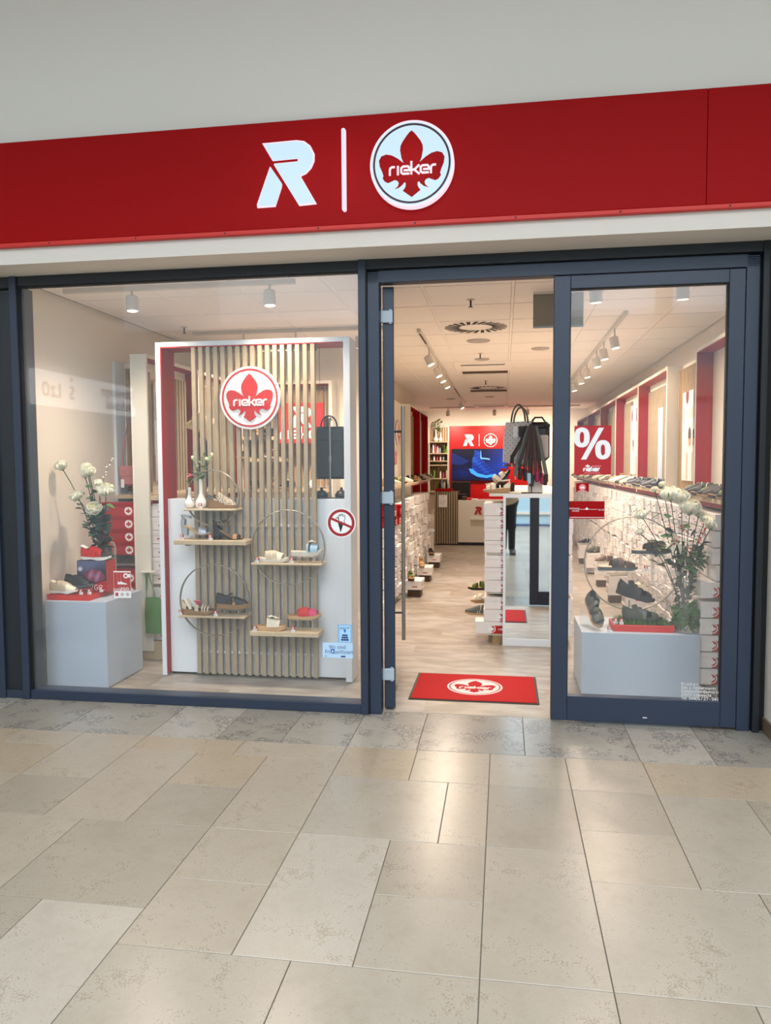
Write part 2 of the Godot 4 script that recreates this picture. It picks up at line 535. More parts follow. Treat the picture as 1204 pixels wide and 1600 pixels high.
	var weave := Image.create(64, 64, false, Image.FORMAT_RGB8)
	for y in 64:
		for x in 64:
			var d := absf(((x + (32 if y >= 32 else 0)) % 64) - 32) * 1.2 + absf((y % 32) - 16) * 1.2
			weave.set_pixel(x, y, Color(0.50, 0.50, 0.52) if d < 11 else Color(0.68, 0.68, 0.69) if d < 15 else Color(0.78, 0.78, 0.79))
	tri(mat("patterned_cloth", Color(1, 1, 1), 0.6), ImageTexture.create_from_image(weave), Vector3(22, 22, 22), false)
	var pile := ramp_tex(44, 0.3, [Color(0.58, 0.015, 0.035), Color(0.74, 0.04, 0.06)], 2, 256)
	tri(mat("mat_pile", Color(1, 1, 1), 0.95), pile, Vector3(3, 3, 3))

# ---------------------------------------------------------------- entry
func _ready() -> void:
	rng.seed = 11
	var cam := Camera3D.new()
	cam.name = "camera"
	cam.fov = 68.129
	cam.near = 0.02
	cam.position = Vector3(0, 1.576, 4.664)
	cam.basis = Basis.from_euler(Vector3(deg_to_rad(-3.5207), deg_to_rad(8.8631), deg_to_rad(-0.3052)))
	add_child(cam)
	cam.current = true
	var env := Environment.new()
	env.background_mode = Environment.BG_COLOR
	env.background_color = Color(0.55, 0.58, 0.62)
	env.background_energy_multiplier = 0.6
	env.tonemap_mode = Environment.TONE_MAPPER_LINEAR
	env.tonemap_exposure = 1.0
	env.sdfgi_enabled = true
	env.ssao_enabled = true
	env.ssil_enabled = true
	var we := WorldEnvironment.new()
	we.environment = env
	add_child(we)
	# daylight of the hall: an added, unseen roof light and a clerestory band above the shops opposite
	area("added_roof_light", Vector3(0.5, 6.9, 7.0), Vector3(-90, 0, 0), Vector2(10, 5.6), Color(0.99, 0.985, 0.975), 2.15)
	area("clerestory_light", Vector3(0, 5.75, 10.9), Vector3(-8, 0, 0), Vector2(12, 2.2), Color(0.84, 0.93, 1.0), 0.40)
	make_materials()
	build_hall()
	build_front()
	build_fascia()
	build_shop_shell()
	build_ceiling_fittings()
	build_display_panel()
	build_window_podium()
	build_door_podium()
	build_wall_units()
	build_gondola()
	build_back()
	build_person()
	build_stickers()

func area(called: String, at: Vector3, rot: Vector3, size: Vector2, c: Color, e: float) -> void:
	var l := AreaLight3D.new()
	l.name = called
	l.area_size = size
	l.light_color = c
	l.light_energy = e
	l.area_normalize_energy = false
	l.area_range = 40.0
	l.area_attenuation = 2.0
	l.shadow_enabled = true
	l.position = at
	l.rotation_degrees = rot
	add_child(l)

# ---------------------------------------------------------------- hall
const KX := 0.3985
func kx(k: float) -> float:
	return -0.066 + KX * k
func nz(n: float) -> float:
	return 0.576 + 0.2042 * n

func build_hall() -> void:
	var floor_slab := struct("floor", bx(-8.3, 8.2, -0.3, -0.0025, -0.055, 11.4), M["grout"])
	var put := func(x0: float, x1: float, z0: float, z1: float, m: String, j := 0.0016) -> void:
		part("tile", bx(x0 + j, x1 - j, -0.02, 0.0, z0 + j, z1 - j, 0.0012), M[m], floor_slab)
	var xs := [-4.4, -3.85, -3.25, -2.635, -2.055, -1.64, -1.255, -0.862, -0.47, 0.122, 0.725, 1.112, 1.7, 2.3, 2.9, 3.5]
	for i in xs.size() - 1:
		put.call(xs[i], xs[i + 1], -0.055, 0.576, "marble_%d" % (i * 7 % 3))
	var L := [[-9, -7, 0, 1, 3], [-7, -6, 0, 1, 0], [-6, -5, 0, 1, 0], [-5, -3.5, 0, 1, 3], [-3.5, -2, 0, 1, 0], [-2, -1, 0, 2, 3], [-1, 0, 0, 2, 0], [0, 1, 0, 2, 0], [1, 2, 0, 2, 0], [2, 4, 0, 2, 3], [4, 6, 0, 2, 1], [-11, -9, 0, 3, 0],
		[-9, -6, 1, 3, 3], [-8, -6, 3, 5, 0], [-10, -8, 3, 5, 1], [-6, -5, 1, 3, 0], [-6, -5, 3, 5, 1], [-5, -4, 1, 5, 0], [-4, -3, 1, 3, 3], [-4, -3, 3, 5, 1], [-3, -2, 1, 5, 0], [-2, -.5, 2, 5, 2], [-.5, 0, 2, 5, 0], [0, 1, 2, 5, 1], [1, 2, 2, 4, 1], [1, 2, 4, 6, 0], [2, 3, 2, 6, 2], [3, 4.5, 2, 6, 1], [4.5, 6, 2, 6, 0],
		[-9, -6.5, 5, 8, 1], [-6.5, -4.5, 5, 8, 0], [-4.5, -3, 5, 8, 1], [-3, -2, 5, 7, 0], [-3, -2, 7, 9, 0], [-2, -1, 5, 9, 4], [-1, 0, 5, 7, 1], [-1, 0, 7, 9, 2], [0, 1, 5, 9, 2], [1, 2.5, 6, 9, 2], [2.5, 4, 6, 9, 1], [4, 6, 6, 9, 0],
		[-6, -4, 8, 11, 1], [-4, -3, 8, 12, 4], [-3, -1.5, 9, 12, 2], [-1.5, 0, 9, 12, 2], [0, 1, 9, 12, 2], [1, 2, 9, 12, 1], [2, 4, 9, 12, 2], [-6, -4, 11, 12, 1], [-9, -6, 8, 12, 0], [4, 6, 9, 12, 1]]
	for r in L:
		put.call(kx(r[0]), kx(r[1]), nz(r[2]), nz(r[3]), "limestone_%d" % r[4])
	# the rest of the hall floor, out of the photograph: same slabs, joined
	var rest := [B.new(), B.new(), B.new()]
	var row := 0
	var n := 0.0
	while n < 52:
		var h: float = [4, 2, 3, 3][row % 4]
		var k := -20.0
		while k < 20:
			var w: float = [1, 1.5, 2, 1.5][(row * 3 + int(k * 2) + 60) % 4]
			for piece in [[k, k + w]]:
				var a: float = piece[0]
				var c: float = piece[1]
				if n < 12:
					if c > -11.0 and c < 0:
						c = minf(c, -11.0)
					if a < 6.0 and a > 0:
						a = maxf(a, 6.0)
					if a > -11.0 and c < 6.0:
						continue
				if c - a > 0.05:
					rest[(row + int(k * 2) + 60) % 3].add(bx(kx(a) + .002, kx(c) - .002, -.02, 0, nz(n) + .002, nz(minf(n + h, 12.0 if n < 12 else 52.0)) - .002))
			k += w
		n += h
		row += 1
	for x in [-8.2, -7.5, -6.8, -6.1, -5.4, -4.8, 3.5, 4.1, 4.8, 5.4, 6.0, 6.7, 7.4]:
		rest[0].add(bx(x + .002, x + (.4 if x == -4.8 else .598), -.02, 0, -.053, .574))
	for i in 3:
		part("tile_field", rest[i], M["limestone_%d" % i], floor_slab).set_meta("kind", "stuff")
	# shell of the hall, out of the frame: it is what panes and mirror show
	struct("wall_opposite", bx(-8.3, 8.2, 0, 4.55, 11.2, 11.4), M["opposite_glass"])
	struct("baseboard_opposite", bx(-8.3, 8.2, 0, 0.05, 11.17, 11.2), M["opposite_blue"])
	struct("trim_1", bx(-8.3, 8.2, 0.30, 0.36, 11.16, 11.2), M["white_paint"])
	for i in 9:
		struct("trim_2", bx(-8 + i * 2 - .04, -8 + i * 2 + .04, 0.36, 2.9, 11.16, 11.2), M["white_paint"])
	struct("trim_3", bx(-8.3, 8.2, 2.9, 3.5, 11.1, 11.2), M["white_paint"])
	struct("wall_opposite_upper", bx(-8.3, 8.2, 6.8, 7.2, 11.2, 11.4), M["hall_wall"])
	struct("column_opposite", bx(2.94, 3.25, 4.5, 7.2, 11.0, 11.25), M["shop_wall"])
	single("clerestory_window", "long bright clerestory window band high above the shops opposite", "window", bx(-8.3, 8.2, 4.55, 6.8, 11.2, 11.25), M["skylight"])
	struct("wall_left", bx(-8.5, -8.3, 0, 7.2, -0.3, 11.4), M["hall_wall"])
	struct("wall_right_end", bx(8.2, 8.4, 0, 7.2, -0.3, 11.4), M["hall_wall"])
	struct("ceiling_hall", bx(-8.3, 8.2, 7.0, 7.2, 0.2, 11.4), M["hall_wall"])
	struct("ceiling_shade_slab", bx(-8.3, 8.2, 4.75, 5.05, 0.29, 3.6), M["hall_wall"])  # unseen slab added to keep roof light off the upper shop wall
	single("added_roof_panel", "large glowing panel added unseen in the hall ceiling as roof light", "skylight", bx(-4.5, 5.5, 6.94, 7.0, 4.2, 9.8), M["skylight"])  # glowing panel added out of view, brightens the hall floor
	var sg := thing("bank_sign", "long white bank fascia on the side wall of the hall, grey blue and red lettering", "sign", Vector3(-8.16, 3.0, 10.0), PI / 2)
	part("panel", B.new().box(Vector3.ZERO, Vector3(4.8, 0.62, 0.14), 0.01), M["added_sign_glow"], sg)
	for q in [["Oldenburger", -0.62, 0.12, 0.235], ["Volksbank", -0.68, -0.15, 0.235]]:
		part("lettering", text(q[0], q[3], 0.01), M["ink_blue"], sg, T(q[1] + 0.2, q[2], 0.075))
	part("lettering", text("LzO", 0.36, 0.01, "Droid Sans", true), M["signal_red"], sg, T(1.95, -0.03, 0.075))
	part("logo", text("S", 0.36, 0.01, "Droid Sans", true), M["signal_red"], sg, T(1.3, -0.03, 0.075))
	part("logo_dot", B.new().ball(Vector3.ZERO, Vector3(.05, .05, .01)), M["signal_red"], sg, T(1.3, 0.23, 0.075))
	struct("wall_bank", bx(-8.3, -8.25, 0, 2.68, 7.4, 11.15), M["opposite_glass"])
	# the wall above and beside the shop front
	struct("wall_front", bx(-8.3, 8.2, 2.832, 7.2, -0.25, 0.29), M["white_paint"])
	struct("wall_front_side", bx(1.522, 8.2, 0, 2.832, -0.05, 0.29), M["white_paint"])
	struct("baseboard_right", B.new().add(bx(1.509, 1.522, 0, 0.085, 0.0, 0.303)).add(bx(1.522, 8.2, 0, 0.085, 0.29, 0.303)), M["skirting_stone"])
	struct("wall_front_far", bx(-8.3, -4.6, 0, 2.832, -0.05, 0.29), M["white_paint"])

# ---------------------------------------------------------------- shop front
func build_front() -> void:
	var an: Material = M["anthracite"]
	var w := struct("window_1", bx(-3.228, -3.178, 0, 2.832, -0.06, 0.035, 0.003), an)      # post
	part("post", bx(-0.886, -0.838, 0, 2.832, -0.06, 0.035, 0.003), an, w)
	part("top_rail", bx(-3.178, -0.886, 2.766, 2.832, -0.06, 0.02, 0.003), M["anthracite_dark"], w)
	part("bottom_rail", bx(-3.178, -0.886, 0, 0.062, -0.06, 0.02, 0.003), an, w)
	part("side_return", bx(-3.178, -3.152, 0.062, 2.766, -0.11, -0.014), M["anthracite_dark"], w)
	part("inner_sill", bx(-3.178, -0.886, 0.02, 0.05, -0.14, -0.06), M["anthracite"], w)
	part("seal", B.new().add(bx(-3.179, -3.166, 0.062, 2.766, -0.02, 0.012)).add(bx(-3.17, -0.886, 2.758, 2.768, -0.02, 0.012)), M["rubber"], w)
	part("pane", bx(-3.172, -0.886, 0.06, 2.768, -0.012, 0.0), M["window_glass"], w)
	# continuing front to the side: narrow dark panel and post
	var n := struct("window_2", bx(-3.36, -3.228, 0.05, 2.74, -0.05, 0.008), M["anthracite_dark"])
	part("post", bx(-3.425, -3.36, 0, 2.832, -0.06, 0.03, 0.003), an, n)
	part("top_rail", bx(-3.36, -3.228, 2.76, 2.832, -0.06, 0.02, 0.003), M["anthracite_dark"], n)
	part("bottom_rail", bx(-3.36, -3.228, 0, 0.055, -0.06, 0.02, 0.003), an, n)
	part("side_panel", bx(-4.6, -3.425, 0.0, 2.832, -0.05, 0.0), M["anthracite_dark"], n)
	# door frame with the two leaves
	var f := struct("door_1", bx(-0.832, -0.758, 0, 2.766, -0.07, 0.012, 0.003), an)
	part("seam", bx(-0.838, -0.832, 0, 2.77, -0.05, 0.02), M["rubber"], f)
	part("frame_post", bx(1.362, 1.436, 0, 2.766, -0.07, 0.012, 0.003), an, f)
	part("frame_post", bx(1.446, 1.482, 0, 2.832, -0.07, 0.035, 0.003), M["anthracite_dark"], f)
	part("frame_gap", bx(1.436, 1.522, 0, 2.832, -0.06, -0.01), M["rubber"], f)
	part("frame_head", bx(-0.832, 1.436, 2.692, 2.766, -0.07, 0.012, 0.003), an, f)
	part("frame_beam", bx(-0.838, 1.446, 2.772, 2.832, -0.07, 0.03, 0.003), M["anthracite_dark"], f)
	part("frame_gap", bx(-0.838, 1.446, 2.764, 2.774, -0.06, 0.0), M["rubber"], f)
	var leaf := func(name_: String, label: String) -> Node3D:
		var o := thing(name_, label, "door")
		part("stile", bx(0, 0.096, 0.016, 2.686, -0.035, 0.035, 0.003), an, o)
		part("stile", bx(0.98, 1.068, 0.016, 2.686, -0.035, 0.035, 0.003), an, o)
		part("top_rail", bx(0.096, 0.98, 2.61, 2.686, -0.035, 0.035, 0.003), an, o)
		part("bottom_rail", bx(0.096, 0.98, 0.016, 0.168, -0.035, 0.035, 0.003), an, o)
		part("pane", bx(0.09, 0.985, 0.16, 2.615, -0.006, 0.006), M["window_glass"], o)
		part("seal", B.new().add(bx(0.096, 0.1, 0.168, 2.61, -0.02, 0.02)).add(bx(0.976, 0.98, 0.168, 2.61, -0.02, 0.02)).add(bx(0.096, 0.98, 2.606, 2.61, -0.02, 0.02)), M["rubber"], o)
		return o
	var closed: Node3D = leaf.call("glass_door", "closed dark framed glass door leaf with red percent sign on its pane")
	closed.position = Vector3(0.291, 0, -0.02)
	part("maker_plate", bx(0.54, 0.565, 0.052, 0.058, 0.035, 0.036), M["card_white"], closed)
	var open: Node3D = leaf.call("glass_door", "open dark framed glass door leaf swung into the shop, seen edge on")
	open.position = Vector3(-0.715, 0, -0.075)
	open.rotation_degrees.y = 98.2
	var bar := part("pull_handle", B.new().cyl(Vector3(0.95, 0.24, 0.10), Vector3(0.95, 2.02, 0.10), 0.0145, -1, 14), M["steel"], open)
	part("handle_bracket", B.new().cyl(Vector3(0.95, 0.45, 0.035), Vector3(0.95, 0.45, 0.10), 0.008).cyl(Vector3(0.95, 1.83, 0.035), Vector3(0.95, 1.83, 0.10), 0.008), M["dark_metal"], bar)
	for y in [2.5, 1.372, 0.24]:
		part("hinge", B.new().box(Vector3(-0.012, y, -0.01), Vector3(0.02, 0.075, 0.075), 0.003).cyl(Vector3(-.012, y - .045, 0.012), Vector3(-.012, y + .045, 0.012), .009), M["hinge_grey"], open)

func build_fascia() -> void:
	var o := thing("sign_fascia", "long red sign panel above the shop front carrying the lit letter and crest", "sign")
	for q in [[-6.0, -3.9], [-3.898, 1.059], [1.061, 4.2]]:
		part("panel", bx(q[0], q[1], 2.955, 3.556, 0.29, 0.32, 0.002), M["fascia_red"], o)
	part("lower_edge", bx(-6.0, 4.2, 2.928, 2.953, 0.29, 0.327, 0.003), M["tray_red"], o)
	for i in 9:
		part("screw", B.new().ball(Vector3(-3.3 + i * 0.56, 2.94, 0.327), Vector3(.006, .006, .003), 8, 4), M["dark_metal"], o)
	var r := thing("lit_letter", "halo lit white letter R on the red fascia", "sign", Vector3(-1.241, 3.255, 0.32))
	part("side", letter_r(.392, .365, 0.0, 0.014), M["sign_side"], r)
	part("face", letter_r(.374, .350, 0.014, 0.017), M["sign_face"], r)
	var b := thing("lit_bar", "thin lit upright bar between the letter and the crest on red fascia", "sign", Vector3(-0.902, 3.25, 0.32))
	part("side", B.new().box(Vector3(0, 0, 0.02), Vector3(0.022, 0.455, 0.04), 0.006), M["sign_side"], b)
	part("face", B.new().box(Vector3(0, 0, 0.041), Vector3(0.010, 0.44, 0.004)), M["sign_face"], b)
	var c := thing("lit_crest", "round lit white crest with red fleur on the red fascia", "sign", Vector3(-0.512, 3.25, 0.32))
	part("side", B.new().ring(0.0, .235, 0, 0.05, 72), M["sign_side"], c)
	var d := part("face", B.new().ring(0.0, .224, 0.05, 0.053, 72), M["sign_face"], c)
	part("ring", B.new().ring(.206, .217, .053, .055, 72), M["plum"], d)
	part("fleur", B.new().extrude(scaled(fleur(), .235, .235, 0, -0.004), .053, .056, false), M["fascia_red"], d)
	part("lettering", word(B.new(), .235, .053, .0585), M["sign_side"], d)
	for q in [[-1.241, .012], [-0.902, .012], [-0.512, .016]]:
		var l := OmniLight3D.new()
		l.name = "sign_light"
		l.light_color = Color(1.0, 0.9, 0.92)
		l.light_energy = q[1]
		l.light_size = 0.12
		l.omni_range = 12.0
		l.omni_attenuation = 2.0
		l.shadow_enabled = true
		l.position = Vector3(q[0], 3.25, 0.55)
		add_child(l)

# ---------------------------------------------------------------- shop shell
func build_shop_shell() -> void:
	var fl := struct("floor_shop", bx(-3.7, 2.2, -0.3, -0.0015, -13.2, -0.056), M["vinyl_1"])
	var z := -0.058
	var row := 0
	while z > -9.2:
		var x := -3.3 - fmod(row * 0.61, 1.4)
		while x < 1.9:
			var x0 := maxf(x, -3.3)
			var x1 := minf(x + 1.4, 1.9)
			if x1 - x0 > 0.05:
				part("plank", bx(x0 + .0008, x1 - .0008, -0.004, 0.0, z - 0.312, z - 0.0012), M["vinyl_%d" % ((row * 5 + int(x * 3 + 20)) % 3)], fl)
			x += 1.4
		z -= 0.313
		row += 1
	var ce := struct("ceiling", bx(-3.5, 2.1, CEIL + 0.012, CEIL + 0.3, -13.2, -0.25), M["ceiling_gap"])
	for i in 9:
		var x0 := 0.062 + (i - 6) * 0.642
		for j in 20:
			var z0 := -0.78 + 0.665 - j * 0.665
			var a := maxf(x0, -3.26)
			var b := minf(x0 + 0.642, 1.88)
			if b - a < .05 or (i == 5 and j in [3, 8, 12, 18]):
				continue
			part("ceiling_tile", bx(a + 0.013, b - 0.013, CEIL, CEIL + 0.02, z0 - 0.665 + 0.009, minf(z0, -0.25) - 0.009, 0.002), M["ceiling_tile"], ce)
	for i in 9:
		var x0 := 0.062 + (i - 6) * 0.642
		if x0 > -3.2 and x0 < 1.85:
			part("grid_rail", bx(x0 - 0.011, x0 + 0.011, CEIL + 0.003, CEIL + 0.02, -13.0, -0.25), M["ceiling_tile"], ce)
	struct("wall_side_left", bx(-3.5, -3.285, 0, 3.0, -3.4, -0.06), M["shop_wall"])
	struct("wall_side_right", bx(1.88, 2.1, 0, 3.0, -13.2, -0.06), M["shop_wall"])
	struct("wall_partition", bx(-3.5, -1.5, 0, 3.0, -3.45, -3.3), M["shop_wall"])
	struct("wall_aisle_left", bx(-1.75, -1.62, 0, 3.0, -9.1, -3.4), M["shop_wall"])
	struct("wall_nook", bx(-2.4, -2.22, 0, 3.0, -13.2, -9.0), M["shop_wall"])
	struct("wall_nook_front", bx(-2.4, -1.62, 0, 3.0, -9.1, -8.98), M["shop_wall"])
	struct("wall_back", bx(-2.4, 2.1, 0, 3.0, -13.25, -13.05), M["shop_wall"])

func make_spot(o: Node3D, at: Vector3, aim: Vector3, e: float, angle := 74.0) -> void:   # a cylinder spot hung from a rail
	var d := aim.normalized()
	var bs := Basis(Quaternion(Vector3.DOWN, d))
	var h := part("spot_head", B.new().lathe([[0.0, 0.052], [0.036, 0.052], [0.041, 0.046], [0.041, -0.048], [0.037, -0.052], [0.034, -0.046], [0.0, -0.044]], 20), M["spot_white"], o, Transform3D(bs, at))
	part("lens", B.new().lathe([[0.0, -0.054], [0.034, -0.0535], [0.036, -0.050], [0.0, -0.049]], 16), M["lamp_glow"], h)
	part("stem", B.new().cyl(at + Vector3(0, 0.04, 0), Vector3(at.x, CEIL - 0.02, at.z), 0.008), M["spot_white"], o)
	var l := SpotLight3D.new()
	l.name = "spot_light"
	l.light_color = Color(1.0, 0.915, 0.825)
	l.light_energy = e
	l.light_size = 0.03
	l.spot_angle = angle
	l.spot_angle_attenuation = 1.0
	l.spot_range = 16.0
	l.spot_attenuation = 2.0
	l.shadow_enabled = true
	l.position = at + d * 0.062
	l.basis = Basis.looking_at(d, Vector3.FORWARD if absf(d.y) > 0.9 else Vector3.UP)
	add_child(l)

func swirl(at: Vector3, label: String) -> void:
	var o := thing("swirl_vent", label, "vent", at)
	part("plate", bx(-0.308, 0.308, 0.0, 0.012, -0.32, 0.32, 0.002), M["ceiling_tile"], o)
	for k in 24:
		var a := TAU * k / 24
		var u := Vector3(cos(a), 0, sin(a))
		var w := Vector3(-sin(a), 0, cos(a))
		var sk := u * 0.15 + w * 0.02
		var en := u * 0.285 - w * 0.02
		var b := B.new()
		b.quad(sk + w * 0.015, en + w * 0.019, en - w * 0.019, sk - w * 0.015)
		b.quad(sk - w * 0.015 + Vector3(0, .004, 0), en - w * 0.019 + Vector3(0, .004, 0), en + w * 0.019 + Vector3(0, .004, 0), sk + w * 0.015 + Vector3(0, .004, 0))
		part("slot", b, M["black"], o, Transform3D(Basis(), Vector3(0, -0.002, 0)))

func build_ceiling_fittings() -> void:
	swirl(Vector3(-0.259, CEIL, -2.44), "square swirl air diffuser with dark radial slots nearest the entrance")
	swirl(Vector3(-0.259, CEIL, -8.0), "square swirl air diffuser halfway down the shop ceiling")
	for q in [[-5.1, "nearer"], [-11.8, "farther"]]:
		var o := thing("air_conditioner", "flat white ceiling air conditioner cassette with dark outlet gap, the %s of the two" % q[1], "air conditioner", Vector3(-0.26, CEIL, q[0]))
		part("case", bx(-0.36, 0.36, -0.035, 0.012, -0.36, 0.36, 0.01), M["ceiling_tile"], o)
		part("outlet", bx(-0.27, 0.27, -0.037, -0.03, 0.25, 0.31), M["black"], o)
		part("grille", bx(-0.26, 0.26, -0.045, -0.034, -0.24, 0.22, 0.008), M["ceiling_tile"], o)
	for q in [[-0.259, -3.19, .12, "behind the swirl diffuser"], [0.39, -3.83, .10, "above the bags"], [-0.26, -4.55, .09, "before the air conditioner"], [0.84, -7.8, .09, "near the track lights"], [-0.26, -9.6, .09, "deep in the shop over the middle aisle"], [-1.0, -9.9, .09, "deep over the left aisle"]]:
		single("ceiling_speaker", "round flush ceiling speaker %s" % q[3], "speaker", B.new().lathe([[0.0, -0.012], [q[2] * .9, -0.012], [q[2], -0.004], [q[2], 0.004], [0, 0.004]], 24), M["card_grey"], "", T(q[0], CEIL, q[1]))
	for q in [[-0.254, -1.25, "nearest the entrance"], [-0.267, -4.08, "above the middle aisle"], [-0.27, -6.9, "beyond the first air conditioner"], [-2.87, -1.94, "behind the shop window"]]:
		var o := thing("sprinkler", "small hanging sprinkler head %s" % q[2], "sprinkler", Vector3(q[0], CEIL, q[1]))
		part("rose", B.new().lathe([[0, -.006], [.028, -.006], [.03, 0], [0, .002]], 16), M["spot_white"], o)
		part("head", B.new().cyl(Vector3(0, -.005, 0), Vector3(0, -.055, 0), .007).cyl(Vector3(0, -.055, 0), Vector3(0, -.058, 0), .018), M["dark_metal"], o)
	var rail := func(called: String, label: String, x0: float, x1: float, z0: float, z1: float) -> Node3D:
		var o := thing(called, label, "track light")
		part("rail", bx(x0, x1, CEIL - 0.032, CEIL + 0.003, z0, z1, 0.003), M["spot_white"], o)
		return o
	var a: Node3D = rail.call("track_light", "white track light with spots over the open middle aisle", -0.80, -0.765, -10.8, -2.4)
	part("rail_slot", bx(-0.79, -0.775, CEIL - .034, CEIL - .03, -3.1, -2.5), M["black"], a)
	part("rail_slot", bx(-0.79, -0.775, CEIL - .034, CEIL - .03, -9.2, -7.6), M["black"], a)
	for z in [-3.4, -4.45, -5.05, -5.8, -9.6]:
		make_spot(a, Vector3(-0.782, 2.68, z), Vector3(0.45 if int(z * 10) % 2 == 0 else -0.3, -1, 0.12), 3.0)
	var b: Node3D = rail.call("track_light", "white track light with spots in front of the red wall bays", 0.975, 1.01, -10.8, -1.9)
	for z in [-2.55, -3.3, -3.9, -4.9, -5.6, -6.6, -8.4]:
		make_spot(b, Vector3(0.992, 2.68, z), Vector3(0.2, -1, 0.08), 1.9)
	var c: Node3D = rail.call("track_light", "white track light just inside the shop window with two spots", -3.1, -1.4, -0.42, -0.385)
	for x in [-2.583, -1.582]:
		make_spot(c, Vector3(x, 2.72, -0.4), Vector3(0.05, -1, 0.02), 2.3, 74)
	var d: Node3D = rail.call("track_light", "white track light crossing the ceiling behind the window panel", -2.9, -1.0, -2.22, -2.185)
	for x in [-2.4, -1.9, -1.3]:
		make_spot(d, Vector3(x, 2.70, -2.2), Vector3(-0.1, -1, -0.3), 1.9, 74)
	var e: Node3D = rail.call("track_light", "white track light along the rear wall above the cash desk", -1.6, 1.6, -11.95, -11.915)
	for x in [-1.2, -0.2, 0.5, 1.1]:
		make_spot(e, Vector3(x, 2.70, -11.93), Vector3(0.0, -1, -0.75), 2.2)
	var f: Node3D = rail.call("track_light", "short white track light added above the door podium close to the glass", 0.35, 1.6, -0.62, -0.585)  # added track and spots, extra light for the shop interior
	for x in [0.6, 1.15]:
		make_spot(f, Vector3(x, 2.70, -0.6), Vector3(0.05, -1, -0.1), 1.8, 74)
	var g := thing("hanging_plate", "frosted grey sign plate hanging from the ceiling behind the door head", "sign", Vector3(0.39, 0, -1.1))
	part("plate", bx(-0.18, 0.18, 2.592, 2.83, -0.006, 0.006, 0.003), M["smoked_acrylic"], g)
	part("rim", bx(-0.18, 0.18, 2.58, 2.594, -0.01, 0.01, 0.002), M["hinge_grey"], g)
	part("holder", bx(-0.18, 0.18, 2.825, CEIL, -0.014, 0.014), M["spot_white"], g)

# ---------------------------------------------------------------- shoes: toe towards +x, base at y 0, lengths as a share of L
const WIDTH := [0.0, .02, .02, .06, .07, .105, .2, .122, .4, .112, .55, .132, .72, .16, .85, .142, .94, .095, .985, .05, 1.0, .02]
func half_width(t: float) -> float:
	return pw(WIDTH, t)

func sole(L: float, bot: Array, top: Array, grow := 1.0, steps := 30, ribs := 0.0) -> B:
	var rows := []
	for i in steps + 1:
		var t := float(i) / steps
		t = 0.5 - 0.5 * cos(PI * t) if steps > 12 else t
		var w := half_width(t) * L * grow
		var x := L * t
		if ribs > 0 and i % 2 == 0:
			w *= 1.0 - ribs
		var a := pw(bot, t)
		var c := pw(top, t)
		var e := minf(0.004, (c - a) * 0.3)
		rows.append(PackedVector3Array([Vector3(x, a, -w * .94), Vector3(x, a + e, -w), Vector3(x, c - e, -w), Vector3(x, c, -w * .95), Vector3(x, c, w * .95), Vector3(x, c - e, w), Vector3(x, a + e, w), Vector3(x, a, w * .94)]))
	var b := B.new()
	b.grid(rows, true)
	for i in [0, rows.size() - 1]:
		for k in 3:
			if i == 0:
				b.quad(rows[i][k], rows[i][7 - k], rows[i][6 - k], rows[i][k + 1])
			else:
				b.quad(rows[i][k + 1], rows[i][6 - k], rows[i][7 - k], rows[i][k])
	return b

func arch(L: float, t: float, y: float, h: float, a: float, grow := 1.02) -> Vector3:   # point on the arch across the foot, a from 0 (+z side) to PI
	return Vector3(L * t, y + h * pow(maxf(sin(a), 0.0), .75), half_width(t) * L * grow * cos(a))

func band(L: float, top: Array, t0: float, t1: float, h0: float, h1: float, slant := 0.0, thick := .004, n := 5) -> B:   # a strap over the foot; slant moves one side forward
	var rows := []
	for i in n:
		var k := float(i) / (n - 1)
		var row := PackedVector3Array()
		for j in 13:
			var a := PI * j / 12
			var t := clampf(lerpf(t0, t1, k) + slant * cos(a), .03, .97)
			row.append(arch(L, t, pw(top, t) - .003, lerpf(h0, h1, k) + .004 * sin(PI * k), a))
		rows.append(row)
	return B.new().grid(rows, false, false, thick)

func vamp(L: float, top: Array, t0: float, t1: float, h: Array, thick := .004) -> B:   # closed upper, h along t
	var rows := []
	for i in 11:
		var t := lerpf(t0, t1, float(i) / 10)
		var row := PackedVector3Array()
		for j in 13:
			row.append(arch(L, t, pw(top, t) - .003, pw(h, t), PI * j / 12, 1.0))
		rows.append(row)
	return B.new().grid(rows, false, false, thick)

func counter(L: float, top: Array, reach: float, hb: float, hs: float, thick := .004) -> B:   # heel cup round the back
	var low := PackedVector3Array()
	var mid := PackedVector3Array()
	var up := PackedVector3Array()
	for i in 17:
		var s := -1.0 + i / 8.0
		var t := reach * pow(absf(s), 1.6) + .012
		var w := half_width(t) * L * signf(s) * (1.0 if absf(s) > .01 else 0.0)
		if absf(s) < .2:
			w = half_width(.05) * L * s * 2.2
		var h := lerpf(hb, hs, pow(absf(s), 1.3))
		var y := pw(top, t) - .003
		low.append(Vector3(L * t, y, w))
		mid.append(Vector3(L * t - .004 * (1 - absf(s)), y + h * .5, w * 1.02))
		up.append(Vector3(L * t + .004, y + h, w * .86))
	return B.new().grid([low, mid, up], false, false, thick)

func ankle(L: float, t: float, y: float, rx: float, rz: float, wide: float, tilt := 0.0, thick := .004) -> B:
	var a := PackedVector3Array()
	var b := PackedVector3Array()
	for i in 24:
		var g := TAU * i / 24
		var p := Vector3(L * t + rx * cos(g), y + tilt * cos(g), rz * sin(g))
		a.append(p)
		b.append(p + Vector3(0, wide, 0))
	return B.new().grid([a, b], true, false, thick)

func buckle(at: Vector3, r: float) -> B:
	var p := []
	for i in 14:
		p.append(at + Vector3(r * cos(TAU * i / 14), r * sin(TAU * i / 14), 0))
	return B.new().tube(p, .0022, 6, true)

